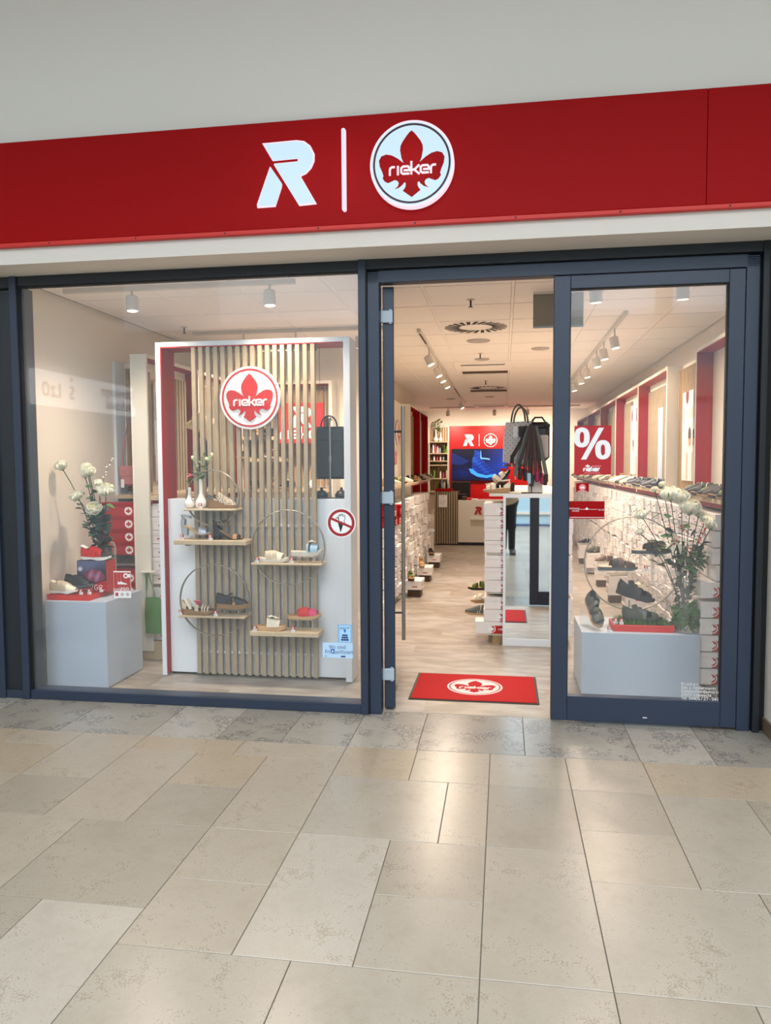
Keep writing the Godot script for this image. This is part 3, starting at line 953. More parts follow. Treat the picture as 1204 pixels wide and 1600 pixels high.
func shoe(spec: Dictionary, label: String, at: Transform3D, group := "") -> Node3D:
	var L: float = spec.get("L", .25)
	var top: Array = spec.top
	var bot: Array = spec.get("bot", [0, 0, .8, 0, 1, .012])
	var o := thing(spec.get("name", "sandal"), label, spec.get("cat", "shoe"), Vector3.ZERO, 0, group)
	o.transform = at
	part("sole", sole(L, bot, top, spec.get("grow", 1.0), 44 if spec.has("ribs") else 26, spec.get("ribs", 0.0)), M[spec.sole], o)
	if spec.has("bed"):
		var t2 := top.duplicate()
		for i in range(1, t2.size(), 2):
			t2[i] += .003
		part("footbed", sole(L * .985, top, t2, .93), M[spec.bed], o, T(L * .006, 0, 0))
	if spec.has("mid"):   # a second sole layer: [from, to offsets, material]
		var lo := top.duplicate()
		var hi := top.duplicate()
		for i in range(1, lo.size(), 2):
			lo[i] += spec.mid[0]
			hi[i] += spec.mid[1]
		part("midsole", sole(L, lo, hi, 1.03), M[spec.mid[2]], o)
	for s in spec.get("parts", []):
		match s[0]:
			"band": part("strap", band(L, top, s[2], s[3], s[4], s[5], s[6] if s.size() > 6 else 0.0), M[s[1]], o)
			"vamp": part("upper", vamp(L, top, s[2], s[3], s[4]), M[s[1]], o)
			"counter": part("heel_counter", counter(L, top, s[2], s[3], s[4]), M[s[1]], o)
			"ankle": part("ankle_strap", ankle(L, s[2], s[3], s[4], s[5], s[6], s[7]), M[s[1]], o)
			"buckle": part("buckle", buckle(Vector3(s[2], s[3], s[4]), s[5]), M[s[1]], o)
			"heel": part("heel", B.new().grid(heel_rows(L, s[2], s[3], s[4]), true).box(Vector3(L * s[2] * .5 + .004, .003, 0), Vector3(L * s[2] * .72, .006, L * .12)), M[s[1]], o)
			"side": part("side_strap", side_strap(L, top, s[2], s[3], s[4], s[5]), M[s[1]], o)
			"flower": part("flower", flower_knot(s[5]), M[s[1]], o, T(L * s[2], s[3], s[4]))
			"tongue": part("tongue", B.new().box(Vector3.ZERO, Vector3(s[4], .012, L * .16), .005, Transform3D(Basis(Vector3.BACK, s[5]), Vector3(L * s[2], s[3], 0))), M[s[1]], o)
			"laces":
				for k in 4:
					part("lace", band(L, top, s[2] + k * .05, s[2] + .018 + k * .05, s[3] - k * s[4], s[3] - k * s[4] - .003, .01 if k % 2 else -.01, .003, 3), M[s[1]], o)
	return o

func heel_rows(L: float, t: float, h: float, flare: float) -> Array:
	var rows := []
	for i in 4:
		var k := i / 3.0
		var row := PackedVector3Array()
		for j in 16:
			var g := TAU * j / 16
			var sx := L * t * .5 * lerpf(.72 + flare, 1.0, k)
			var sz := L * .115 * lerpf(.75 + flare, .95, k)
			row.append(Vector3(L * t * .5 + .002 + sx * signf(cos(g)) * pow(absf(cos(g)), .6), h * k, sz * signf(sin(g)) * pow(absf(sin(g)), .6)))
		rows.append(row)
	return rows

func side_strap(L: float, top: Array, t0: float, t1: float, y1: float, wide: float) -> B:   # from the sole edge up to the ankle on both sides
	var b := B.new()
	for s in [-1.0, 1.0]:
		var lo := PackedVector3Array()
		var hi := PackedVector3Array()
		for i in 7:
			var k := i / 6.0
			var t := lerpf(t0, t1, k)
			var y := lerpf(pw(top, t0), y1, k)
			var w: float = half_width(t0) * L * lerpf(1.02, .75, k) * s
			lo.append(Vector3(L * t - wide / 2, y, w))
			hi.append(Vector3(L * t + wide / 2, y + wide * .3, w))
		b.grid([lo, hi], false, false, .004)
	return b

func flower_knot(r: float) -> B:
	var b := B.new()
	for k in 6:
		var a := TAU * k / 6
		b.ball(Vector3(cos(a) * r * .7, sin(a) * r * .25 + r * .2, sin(a) * r * .7), Vector3(r * .5, r * .22, r * .5), 8, 6)
	return b.ball(Vector3(0, r * .45, 0), Vector3(r * .35, r * .3, r * .35), 8, 6)

var SPEC := {}
func make_specs() -> void:
	SPEC.leopard = {"name": "wedge_pump", "L": .225, "top": [0, .078, .3, .058, .62, .03, 1, .026], "sole": "wedge_wood", "bed": "footbed", "parts": [["vamp", "leopard", .36, .97, [.36, .07, .55, .062, .8, .036, .97, .008]], ["counter", "leather_grey", .22, .022, .012]]}
	SPEC.silver = {"name": "block_heel_sandal", "L": .225, "bot": [0, .058, .22, .058, .5, .012, .7, 0, 1, .012], "top": [0, .066, .25, .066, .55, .02, .72, .009, 1, .02], "sole": "sole_tan", "bed": "footbed", "parts": [["heel", "leather_silver", .24, .062, .1], ["band", "leather_silver", .62, .86, .052, .034], ["counter", "leather_silver", .12, .066, .05], ["ankle", "leather_silver", .17, .128, .038, .028, .016, -.006], ["buckle", "champagne_metal", .03, .13, .03, .010]]}
	SPEC.blackheel = {"name": "block_heel_sandal", "L": .225, "bot": [0, .058, .2, .058, .5, .012, .7, 0, 1, .006], "top": [0, .068, .25, .064, .55, .02, .72, .009, 1, .012], "sole": "leather_black", "bed": "leather_tan", "parts": [["heel", "leather_black", .27, .062, .15], ["band", "leather_tan", .70, .87, .034, .022], ["band", "leather_black", .8, .9, .036, .02, .03], ["counter", "leather_black", .24, .075, .012], ["ankle", "leather_black", .27, .118, .052, .03, .020, .012], ["buckle", "champagne_metal", .062, .125, .033, .014]]}
	SPEC.flower = {"name": "platform_sandal", "L": .24, "top": [0, .048, .3, .040, .6, .026, 1, .034], "sole": "wedge_wood", "mid": [0.0, .008, "sole_brown"], "bed": "leather_tan", "parts": [["band", "leather_beige", .66, .70, .045, .042], ["band", "leather_beige", .74, .78, .04, .036], ["band", "leather_beige", .83, .87, .032, .028], ["band", "leather_beige", .44, .56, .06, .052], ["side", "leather_cream", .32, .14, .11, .02], ["counter", "leather_beige", .16, .062, .03], ["flower", "leather_rose", .52, .094, .02, .024], ["flower", "leather_pink", .58, .080, .028, .018]]}
	SPEC.navy = {"name": "platform_sandal", "L": .245, "top": [0, .045, .5, .036, 1, .042], "sole": "wedge_wood", "mid": [0.0, .006, "sole_brown"], "bed": "sole_tan", "parts": [["vamp", "leather_navy", .56, .90, [.56, .055, .7, .045, .9, .022]], ["counter", "leather_navy", .34, .075, .05], ["band", "leather_navy", .40, .50, .078, .07], ["side", "leather_navy", .44, .42, .105, .03], ["band", "leather_tan", .5, .58, .045, .04, .05], ["buckle", "steel", .13, .1, .03, .007]]}
	SPEC.mule = {"name": "wedge_mule", "L": .225, "top": [0, .036, .5, .022, .75, .02, 1, .038], "sole": "sole_cream", "ribs": .05, "bed": "leather_cream", "parts": [["band", "leather_beige", .22, .58, .05, .066, .06], ["band", "leather_cream", .48, .84, .064, .038, -.05]]}
	SPEC.slide = {"name": "platform_slide", "L": .235, "bot": [0, .002, .7, 0, .85, .008, 1, .03], "top": [0, .037, .6, .034, .85, .038, 1, .05], "sole": "sole_cream", "ribs": .05, "bed": "leather_cream", "parts": [["band", "leather_sky", .5, .84, .058, .042], ["flower", "leather_cream", .66, .098, .0, .024], ["band", "leather_navy", .56, .62, .061, .06]]}
	SPEC.ruffle = {"name": "platform_slide", "L": .225, "top": [0, .036, .5, .03, 1, .04], "sole": "sole_tan", "mid": [-.012, -.008, "sole_cork"], "bed": "leather_tan", "parts": [["band", "leather_cream", .40, .82, .066, .04], ["flower", "leather_cream", .55, .098, .02, .024], ["flower", "sole_brown", .62, .092, .022, .016], ["flower", "leather_cream", .7, .088, .014, .022]]}
	SPEC.redslide = {"name": "platform_slide", "L": .25, "bot": [0, .006, .1, 0, .75, 0, 1, .022], "top": [0, .028, .5, .026, 1, .04], "sole": "sole_tan", "bed": "leather_tan", "parts": [["band", "leather_coral", .30, .58, .042, .062, .05], ["band", "leather_red", .44, .84, .064, .03, -.05], ["band", "leather_pink", .66, .86, .045, .032, .02]]}
	SPEC.redtrainer = {"name": "sneaker_sandal", "L": .245, "bot": [0, .012, .15, .002, .4, .008, .6, 0, .85, .004, 1, .024], "top": [0, .034, .5, .028, 1, .036], "sole": "sole_white", "bed": "sole_slate", "parts": [["counter", "leather_red", .42, .072, .046], ["band", "leather_red", .30, .46, .070, .074, .05], ["band", "leather_coral", .42, .60, .075, .058, -.04], ["band", "leather_red", .54, .70, .062, .046, .06], ["vamp", "leather_dark", .78, .96, [.78, .04, .96, .012]], ["tongue", "sole_white", .12, .098, .05, -.45]]}
	SPEC.navytrainer = {"name": "sneaker_sandal", "L": .235, "bot": [0, .008, .3, .004, .6, 0, 1, .022], "top": [0, .026, .5, .022, 1, .032], "sole": "sole_slate", "bed": "sole_dark", "parts": [["counter", "leather_navy", .44, .078, .05], ["band", "leather_navy", .30, .50, .068, .072, .05], ["band", "leather_navy", .46, .66, .07, .05, -.05], ["vamp", "leather_navy", .62, .88, [.62, .05, .88, .02]]]}
	SPEC.beigetrainer = {"name": "sneaker_sandal", "L": .22, "bot": [0, .008, .2, .002, .45, .007, .7, 0, 1, .02], "top": [0, .030, .5, .024, 1, .032], "sole": "sole_white", "bed": "sole_slate", "parts": [["counter", "leather_beige", .42, .07, .044], ["band", "leather_beige", .28, .5, .066, .07, .05], ["band", "leather_beige", .45, .68, .068, .05, -.06], ["vamp", "leather_cream", .64, .95, [.64, .05, .95, .012]], ["tongue", "leather_cream", .14, .086, .04, -.5]]}
	SPEC.trek = {"name": "trekking_sandal", "L": .265, "bot": [0, .006, .3, 0, .8, 0, 1, .02], "top": [0, .030, .5, .026, 1, .036], "sole": "sole_dark", "bed": "leather_dark", "parts": [["counter", "leather_olive", .30, .085, .05], ["band", "leather_olive", .34, .46, .07, .076, .05], ["band", "leather_grey", .52, .64, .06, .05, -.06], ["band", "leather_olive", .70, .86, .045, .03, .03], ["side", "leather_olive", .40, .30, .108, .034]]}
	SPEC.trekblack = SPEC.trek.duplicate(true)
	for s in SPEC.trekblack.parts:
		s[1] = "leather_black" if s[1] == "leather_olive" else "leather_navy"
	SPEC.trekblack.bed = "leather_black"
	SPEC.trekgrey = SPEC.trek.duplicate(true)
	SPEC.trekgrey.bed = "leather_grey"
	SPEC.trekgrey.sole = "sole_tan"
	for s in SPEC.trekgrey.parts:
		s[1] = "leather_grey" if s[1] == "leather_olive" else "leather_olive"
	SPEC.cross = {"name": "cross_strap_slide", "L": .27, "bot": [0, 0, .8, 0, 1, .01], "top": [0, .024, .5, .022, 1, .026], "sole": "sole_slate", "mid": [-.002, .005, "footbed"], "bed": "footbed", "parts": [["band", "leather_brown", .36, .58, .05, .066, .07], ["band", "leather_dark", .42, .60, .06, .06, -.08], ["band", "leather_brown", .68, .92, .044, .022]]}
	# plain models for the crowded wall shelves
	SPEC.wall_sandal = {"name": "sandal", "L": .25, "top": [0, .026, .5, .022, 1, .03], "sole": "sole_dark", "bed": "leather_tan", "parts": [["band", "leather_navy", .36, .5, .066, .07, .05], ["band", "leather_navy", .62, .78, .05, .036, -.04], ["counter", "leather_navy", .24, .07, .03]]}
	SPEC.wall_shoe = {"name": "low_shoe", "L": .26, "top": [0, .024, .5, .02, 1, .028], "sole": "sole_cream", "parts": [["vamp", "leather_brown", .32, .985, [.32, .075, .5, .072, .72, .045, .985, .012]], ["counter", "leather_brown", .36, .062, .056], ["laces", "leather_cream", .40, .078, .008]]}
	SPEC.wall_wedge = {"name": "wedge_sandal", "L": .24, "top": [0, .05, .4, .04, 1, .03], "sole": "sole_cork", "bed": "footbed", "parts": [["band", "leather_tan", .55, .7, .05, .045], ["band", "leather_tan", .76, .88, .04, .028], ["counter", "leather_tan", .22, .06, .02], ["ankle", "leather_tan", .18, .105, .04, .03, .012, -.004]]}

func tinted(spec: Dictionary, from: String, to: String, sole_m := "") -> Dictionary:
	var d := spec.duplicate(true)
	for s in d.parts:
		if s[1] == from:
			s[1] = to
	if sole_m:
		d.sole = sole_m
	return d

var tag_src: Node3D
func price_tag(at: Vector3, label: String, turn := 0.0) -> void:
	if tag_src == null:
		tag_src = thing("price_tag", label, "price tag", at, turn, "price tags of the window display")
		part("card", bx(-.013, .013, 0, .019, -.006, .006, .002), M["print_white"], tag_src)
		var h := part("header", B.new().box(Vector3(0, .029, 0), Vector3(.026, .021, .011), .002), M["signal_red"], tag_src)
		part("logo", B.new().ring(.0055, .008, .0056, .0062, 16).extrude(scaled(fleur(), .006, .006), .0056, .0064, false).moved(T(0, .029, 0)), M["print_white"], h)
		part("print", B.new().add(bx(-.009, .009, .011, .0125, .006, .0064)).add(bx(-.009, .004, .006, .0075, .006, .0064)), M["ink"], tag_src)
		return
	copy(tag_src, label, T(at.x, at.y, at.z, turn))

func riser(at: Vector3, w: float, h: float, d: float, label: String) -> void:
	var b := B.new().box(Vector3(0, h - .002, 0), Vector3(w, .004, d), .001).box(Vector3(-w * .3, h / 2 - .001, 0), Vector3(.006, h - .004, d * .6)).box(Vector3(w * .3, h / 2 - .001, 0), Vector3(.006, h - .004, d * .6))
	single("acrylic_riser", label, "display stand", b, M["acrylic"], "", T(at.x, at.y, at.z))

# ---------------------------------------------------------------- shop window: slatted panel with hoops, shelves and shoes
func hoop(called: String, label: String, c: Vector3, r: float, shelf_y: float, depth: float, mats: Array) -> Node3D:
	var o := thing(called, label, "display hoop", c, 0, "")
	var rows := []
	for i in 64:
		var a := TAU * i / 64
		var u := Vector3(cos(a), sin(a), 0)
		rows.append(PackedVector3Array([u * (r - .004) + Vector3(0, 0, -.009), u * r + Vector3(0, 0, -.011), u * (r + .004) + Vector3(0, 0, -.009), u * (r + .004) + Vector3(0, 0, .009), u * r + Vector3(0, 0, .011), u * (r - .004) + Vector3(0, 0, .009)]))
	part("ring", B.new().grid(rows, true, true), M[mats[0]], o)
	if depth > 0:
		var y := shelf_y - c.y
		var half := sqrt(r * r - y * y)
		part("shelf", B.new().box(Vector3(0, y - .007, -depth / 2 + .07), Vector3(half * 2 + .02, .014, depth), .003), M[mats[1]], o)
	return o

func vase_bottle(at: Vector3, s: float, label: String, neck := 0.5) -> void:
	single("bottle_vase", label, "vase", B.new().lathe([[0, 0], [.022 * s, 0], [.034 * s, .012 * s], [.038 * s, .032 * s], [.034 * s, .052 * s], [.02 * s, .072 * s], [.0125 * s, .095 * s], [.0115 * s, .12 * s], [.012 * s, (.13 + neck * .05) * s], [.0095 * s, (.13 + neck * .05) * s], [.009 * s, .1 * s], [0, .09 * s]], 24), M["ceramic"], "", T(at.x, at.y, at.z))

func leaf_shape(l: float, w: float, bend: float) -> B:
	var rows := []
	for i in 7:
		var t := i / 6.0
		var hw := w * sin(PI * clampf(t * .96 + .02, 0, 1)) * (1.15 - .4 * t) + .0006
		var y := bend * t * t
		rows.append(PackedVector3Array([Vector3(-hw, y + hw * .25, l * t), Vector3(0, y, l * t), Vector3(hw, y + hw * .25, l * t)]))
	return B.new().grid(rows, false, false, .0008)

func orient(at: Vector3, dir: Vector3, roll := 0.0, s := 1.0) -> Transform3D:   # local +z along dir
	var z := dir.normalized()
	var x := (Vector3.UP if absf(z.y) < .95 else Vector3.RIGHT).cross(z).normalized()
	var y := z.cross(x)
	return Transform3D(Basis(x, y, z) * Basis(Vector3.BACK, roll) * Basis.from_scale(Vector3(s, s, s)), at)

func petal(r: float, open: float, h: float) -> B:   # cupped petal, root at the origin, leaning out along +z
	var rows := []
	for i in 6:
		var t := i / 5.0
		var row := PackedVector3Array()
		var w := r * (0.25 + .85 * sin(PI * (.12 + .62 * t)))
		for j in 7:
			var s := -1.0 + j / 3.0
			var out := open * r * (t * .5 + t * t * .6) + r * .38 * sin(PI * t * .8) - r * .35 * s * s * (.6 + .4 * t)
			row.append(Vector3(w * s, h * t * (1.0 - .13 * s * s * t), out))
		rows.append(row)
	return B.new().grid(rows, false, false, .0008)

func rose(label: String, root: Vector3, mid: Vector3, head: Vector3, r: float, openness: float, group: String, leaves := 3, kind := "petal") -> void:
	var o := thing("white_rose", label, "rose", Vector3.ZERO, 0, group)
	var pts := []
	for i in 9:
		var t := i / 8.0
		pts.append(root.lerp(mid, t).lerp(mid.lerp(head, t), t))
	part("stem", B.new().tube(pts, .0032, 6), M["stem_brown"] if rng.randf() < .4 else M["stem"], o)
	var dir: Vector3 = (pts[8] - pts[6]).normalized()
	var up := Quaternion(Vector3.UP, (dir + Vector3(0, .5, .25)).normalized())
	var bl := part("bloom", B.new().ball(Vector3(0, r * .6, 0), Vector3(r * .52, r * .62, r * .52), 10, 8), M["petal_deep"], o, Transform3D(Basis(up), head))
	for ring in 3:
		var n: int = [3, 5, 6][ring]
		var pm := petal(r * [.62, .82, 1.0][ring], openness * [.12, .42, .8][ring], r * [1.45, 1.42, 1.25][ring]).mesh()
		for k in n:
			part("petal", pm, M["petal_deep"] if ring == 0 else M[kind], bl, Transform3D(Basis(Vector3.UP, TAU * k / n + ring * .5 + rng.randf() * .3), Vector3.ZERO))
	part("calyx", B.new().lathe([[.004, -.012], [r * .3, -.002], [r * .42, r * .14], [.003, r * .1]], 10), M["leaf"], bl)
	for k in leaves:
		var p: Vector3 = pts[3 + k % 5].lerp(pts[4 + k % 4], rng.randf())
		var d := Vector3(rng.randf_range(-1, 1), rng.randf_range(-.4, .5), rng.randf_range(-.3, 1))
		part("leaf", leaf_shape(rng.randf_range(.05, .085), rng.randf_range(.018, .03), rng.randf_range(-.02, .01)), M["leaf_dark"] if rng.randf() < .6 else M["leaf"], o, orient(p, d, rng.randf_range(-.6, .6)))

func build_display_panel() -> void:
	make_specs()
	var o := thing("window_display", "freestanding white framed window panel with upright wooden slats and half height white back", "display panel", Vector3(-1.8025, 0, -0.745))
	var w: Material = M["white_laminate"]
	var red: Material = M["deep_red"]
	part("frame_side", bx(-.7275, -.692, .008, 2.485, -.115, .115, .002), w, o)
	part("frame_side", bx(.680, .7275, .008, 2.485, -.115, .115, .002), w, o)
	part("frame_top", bx(-.692, .680, 2.45, 2.485, -.115, .115, .002), w, o)
	part("red_lining", bx(-.692, -.684, .02, 2.45, -.114, .112), red, o)
	part("red_lining", bx(-.684, .672, 2.442, 2.45, -.114, .112), red, o)
	part("back_board", bx(-.684, .672, .022, 1.335, -.10, .055, .002), w, o)
	part("foot", bx(-.684, .672, 0.0, .022, -.08, .03), M["black"], o)
	for i in 17:
		var x := -0.4525 + i * .0558
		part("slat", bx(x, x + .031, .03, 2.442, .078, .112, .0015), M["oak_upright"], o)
	for i in 2:
		part("batten", bx(-.455, .48, .18 + i * .95, .20 + i * .95, .055, .078), w, o)
	part("batten", bx(-.455, .48, 2.40, 2.44, .06, .078), M["oak_upright"], o)
	var c := thing("round_crest_sign", "round white crest sign with raised red fleur hung on the wooden slats", "sign", Vector3(-1.803, 2.066, -0.632))
	crest(c, .224, .03, M["signal_red"], M["print_white"])
	part("spacer", bx(-.03, .03, -.1, .1, -.004, 0), M["dark_metal"], c)
	var sh := func(label: String, x0: float, x1: float, y: float) -> void:
		var s := thing("slat_shelf", label, "shelf", Vector3((x0 + x1) / 2, y, -.54))
		var hw := (x1 - x0) / 2
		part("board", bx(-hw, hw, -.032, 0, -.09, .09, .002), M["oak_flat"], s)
		part("bracket", bx(-hw + .06, -hw + .09, -.045, -.032, -.093, .03), M["dark_metal"], s)
		part("bracket", bx(hw - .09, hw - .06, -.045, -.032, -.093, .03), M["dark_metal"], s)
	sh.call("thick oak shelf carrying the silver and the black block heel sandals", -2.338, -1.797, 1.048)
	sh.call("thick oak shelf near the floor carrying the tan slide with ruffled strap", -1.78, -1.279, .402)
	hoop("hoop_shelf", "uppermost metal hoop on the slats with two bottle vases on its shelf", Vector3(-2.077, 1.348, -.55), .2, 1.272, .16, ["champagne_metal", "oak_flat"])
	hoop("hoop_shelf", "metal hoop on the slats holding two pale ribbed platform shoes", Vector3(-1.518, .994, -.55), .268, .888, .16, ["champagne_metal", "oak_flat"])
	hoop("hoop_shelf", "lowest metal hoop on the slats holding the beige flower sandal and the dark sandal", Vector3(-2.077, .603, -.55), .263, .496, .16, ["champagne_metal", "oak_flat"])
	vase_bottle(Vector3(-2.252, 1.273, -.55), 1.0, "small white bottle vase with short neck on the topmost hoop", .45)
	vase_bottle(Vector3(-2.166, 1.273, -.55), 1.12, "taller white bottle vase with slim neck on the topmost hoop", 1.2)
	var f := thing("eucalyptus_spray", "pale green leafy spray with cream buds standing in the taller bottle vase", "flowers", Vector3(-2.166, 1.44, -.55))
	for k in 5:
		var d := Vector3([-.05, .02, .06, -.02, .09][k], [.2, .24, .19, .14, .22][k], [.02, -.02, .03, .05, 0][k])
		part("stem", B.new().tube([Vector3.ZERO, d * .5 + Vector3(0, .01, 0), d], .0018, 5), M["stem"], f)
		for j in 6:
			var p := d * (.25 + j * .14)
			part("leaf", leaf_shape(.034, .015, -.005), M["leaf_pale"], f, orient(p, Vector3(rng.randf_range(-1, 1), rng.randf_range(-.3, .6), rng.randf_range(-.5, 1)), rng.randf_range(-1, 1)))
		if k in [0, 2, 4]:
			part("bud", B.new().ball(d, Vector3(.011, .015, .011), 8, 6), M["petal_deep"], f)
	f = thing("pink_flower", "single pink bloom with green leaves in the small bottle vase", "flowers", Vector3(-2.252, 1.41, -.55))
	part("stem", B.new().tube([Vector3(0, 0, 0), Vector3(.01, .05, .01), Vector3(.03, .1, .02)], .0022, 5), M["stem"], f)
	for k in 7:
		part("petal", leaf_shape(.045, .009, -.006), M["bloom_pink"], f, orient(Vector3(.03, .1, .02), Vector3(cos(k * .9) - .3, .35 * sin(k * 1.7), sin(k * .9) * .6 + .3)))
	for k in 4:
		part("leaf", leaf_shape(.04, .014, -.01), M["leaf_pale"], f, orient(Vector3(.005, .03 + .012 * k, .006), Vector3(cos(k * 1.8), .5, .4)))
	# the shoes, heel to the viewer's left, in profile
	shoe(SPEC.leopard, "leopard print wedge pump on the topmost hoop shelf", T(-2.115, 1.273, -.55, .06))
	riser(Vector3(-2.2, 1.048, -.56), .16, .028, .08, "clear riser under the silver block heel sandal")
	shoe(SPEC.silver, "silver sandal with block heel on the thick upper oak shelf", T(-2.325, 1.076, -.56, .05))
	shoe(SPEC.blackheel, "black sandal with block heel and tan toe strap on the upper oak shelf", T(-2.075, 1.048, -.54, .03))
	shoe(SPEC.flower, "beige wedge sandal with pink flowers in the lowest hoop", T(-2.325, .497, -.54, .05))
	riser(Vector3(-1.945, .497, -.55), .18, .045, .08, "clear riser under the navy platform sandal")
	shoe(SPEC.navy, "navy platform sandal on a clear riser in the lowest hoop", T(-2.065, .542, -.55, .04))
	shoe(SPEC.mule, "beige crossed strap mule on ribbed wedge in the middle hoop", T(-1.735, .889, -.53, .05))
	riser(Vector3(-1.38, .889, -.55), .17, .044, .08, "clear riser under the sky blue slide")
	shoe(SPEC.slide, "sky blue slide with pale ornament on ribbed platform in the middle hoop", T(-1.498, .933, -.55, .04))
	shoe(SPEC.ruffle, "tan platform slide with cream ruffled strap on the low oak shelf", T(-1.755, .402, -.50, .04))
	riser(Vector3(-1.4, .402, -.56), .18, .075, .08, "clear riser under the red and pink slide")
	shoe(SPEC.redslide, "red and pink crossed slide on a clear riser above the low oak shelf", T(-1.535, .477, -.56, .05))
	for q in [[-2.155, 1.272, -.51, "price tag before the taller bottle vase"], [-2.28, 1.048, -.465, "price tag before the heel of the silver sandal"], [-2.065, 1.048, -.465, "price tag before the heel of the black sandal"], [-2.315, .497, -.49, "price tag before the heel of the beige flower sandal"], [-2.045, .497, -.49, "price tag before the heel of the navy platform sandal"], [-1.73, .889, -.49, "price tag before the heel of the beige mule"], [-1.475, .889, -.49, "price tag before the heel of the sky blue slide"], [-1.745, .402, -.462, "price tag before the tan ruffled slide"], [-1.465, .402, -.462, "price tag before the red and pink slide"]]:
		price_tag(Vector3(q[0], q[1], q[2]), q[3])
	# bag stand behind the panel
	var bs := thing("bag_stand", "slim grey metal bag stand on the white ledge of the window panel", "stand", Vector3(-1.252, 1.335, -.775))
	part("base", bx(-.11, .11, 0, .008, -.06, .05, .002), M["dark_metal"], bs)
	part("pole", B.new().cyl(Vector3(0, .008, .02), Vector3(0, .585, .02), .0075), M["steel"], bs)
	part("collar", B.new().cyl(Vector3(0, .27, .02), Vector3(0, .31, .02), .012), M["steel"], bs)
	part("hook", B.new().tube([Vector3(0, .58, .02), Vector3(0, .59, .0), Vector3(0, .575, -.03)], .006, 6), M["steel"], bs)
	var bag := thing("handbag", "large black tote bag hanging from the stand behind the window panel", "bag", Vector3(-1.265, 1.475, -.80))
	part("body", B.new().box(Vector3(0, .195, 0), Vector3(.245, .385, .06), .02), M["black_leather"], bag)
	part("trim", B.new().box(Vector3(0, .29, .002), Vector3(.25, .012, .062), .003), M["black"], bag)
	var hd := []
	for i in 13:
		var a := PI * i / 12
		hd.append(Vector3(cos(a) * .062, .38 + sin(a) * .085, .018))
	part("handle", B.new().tube(hd, .006, 6, false), M["black"], bag)
	for s in [-1, 1]:
		single("shoe_stretcher", "dark rounded form poking up below the black tote, %s the stand pole" % ("window side of" if s < 0 else "beyond"), "display form", B.new().lathe([[0, 0], [.045, 0], [.048, .03], [.03, .055], [.012, .06], [.01, .08], [0, .083]], 16), M["dark_metal"], "", T(-1.255 + s * .075, 1.335, -.80))

# ---------------------------------------------------------------- podium behind the window
func glass_vase(label: String, at: Vector3, w: float, h: float) -> void:
	var r := w / 2
	var b := B.new()
	for q in [[r, 0.0], [r - .005, .004]]:
		var prof := [[.001, q[1]], [q[0] - .012, q[1]], [q[0], .014 + q[1]], [q[0], h - .05], [q[0] - .012, h - .018], [q[0] - .04, h], [q[0] - .045, h + .012]]
		b.lathe(prof, 28)
	single("glass_vase", label, "vase", b, M["vase_glass"], "", T(at.x, at.y, at.z))

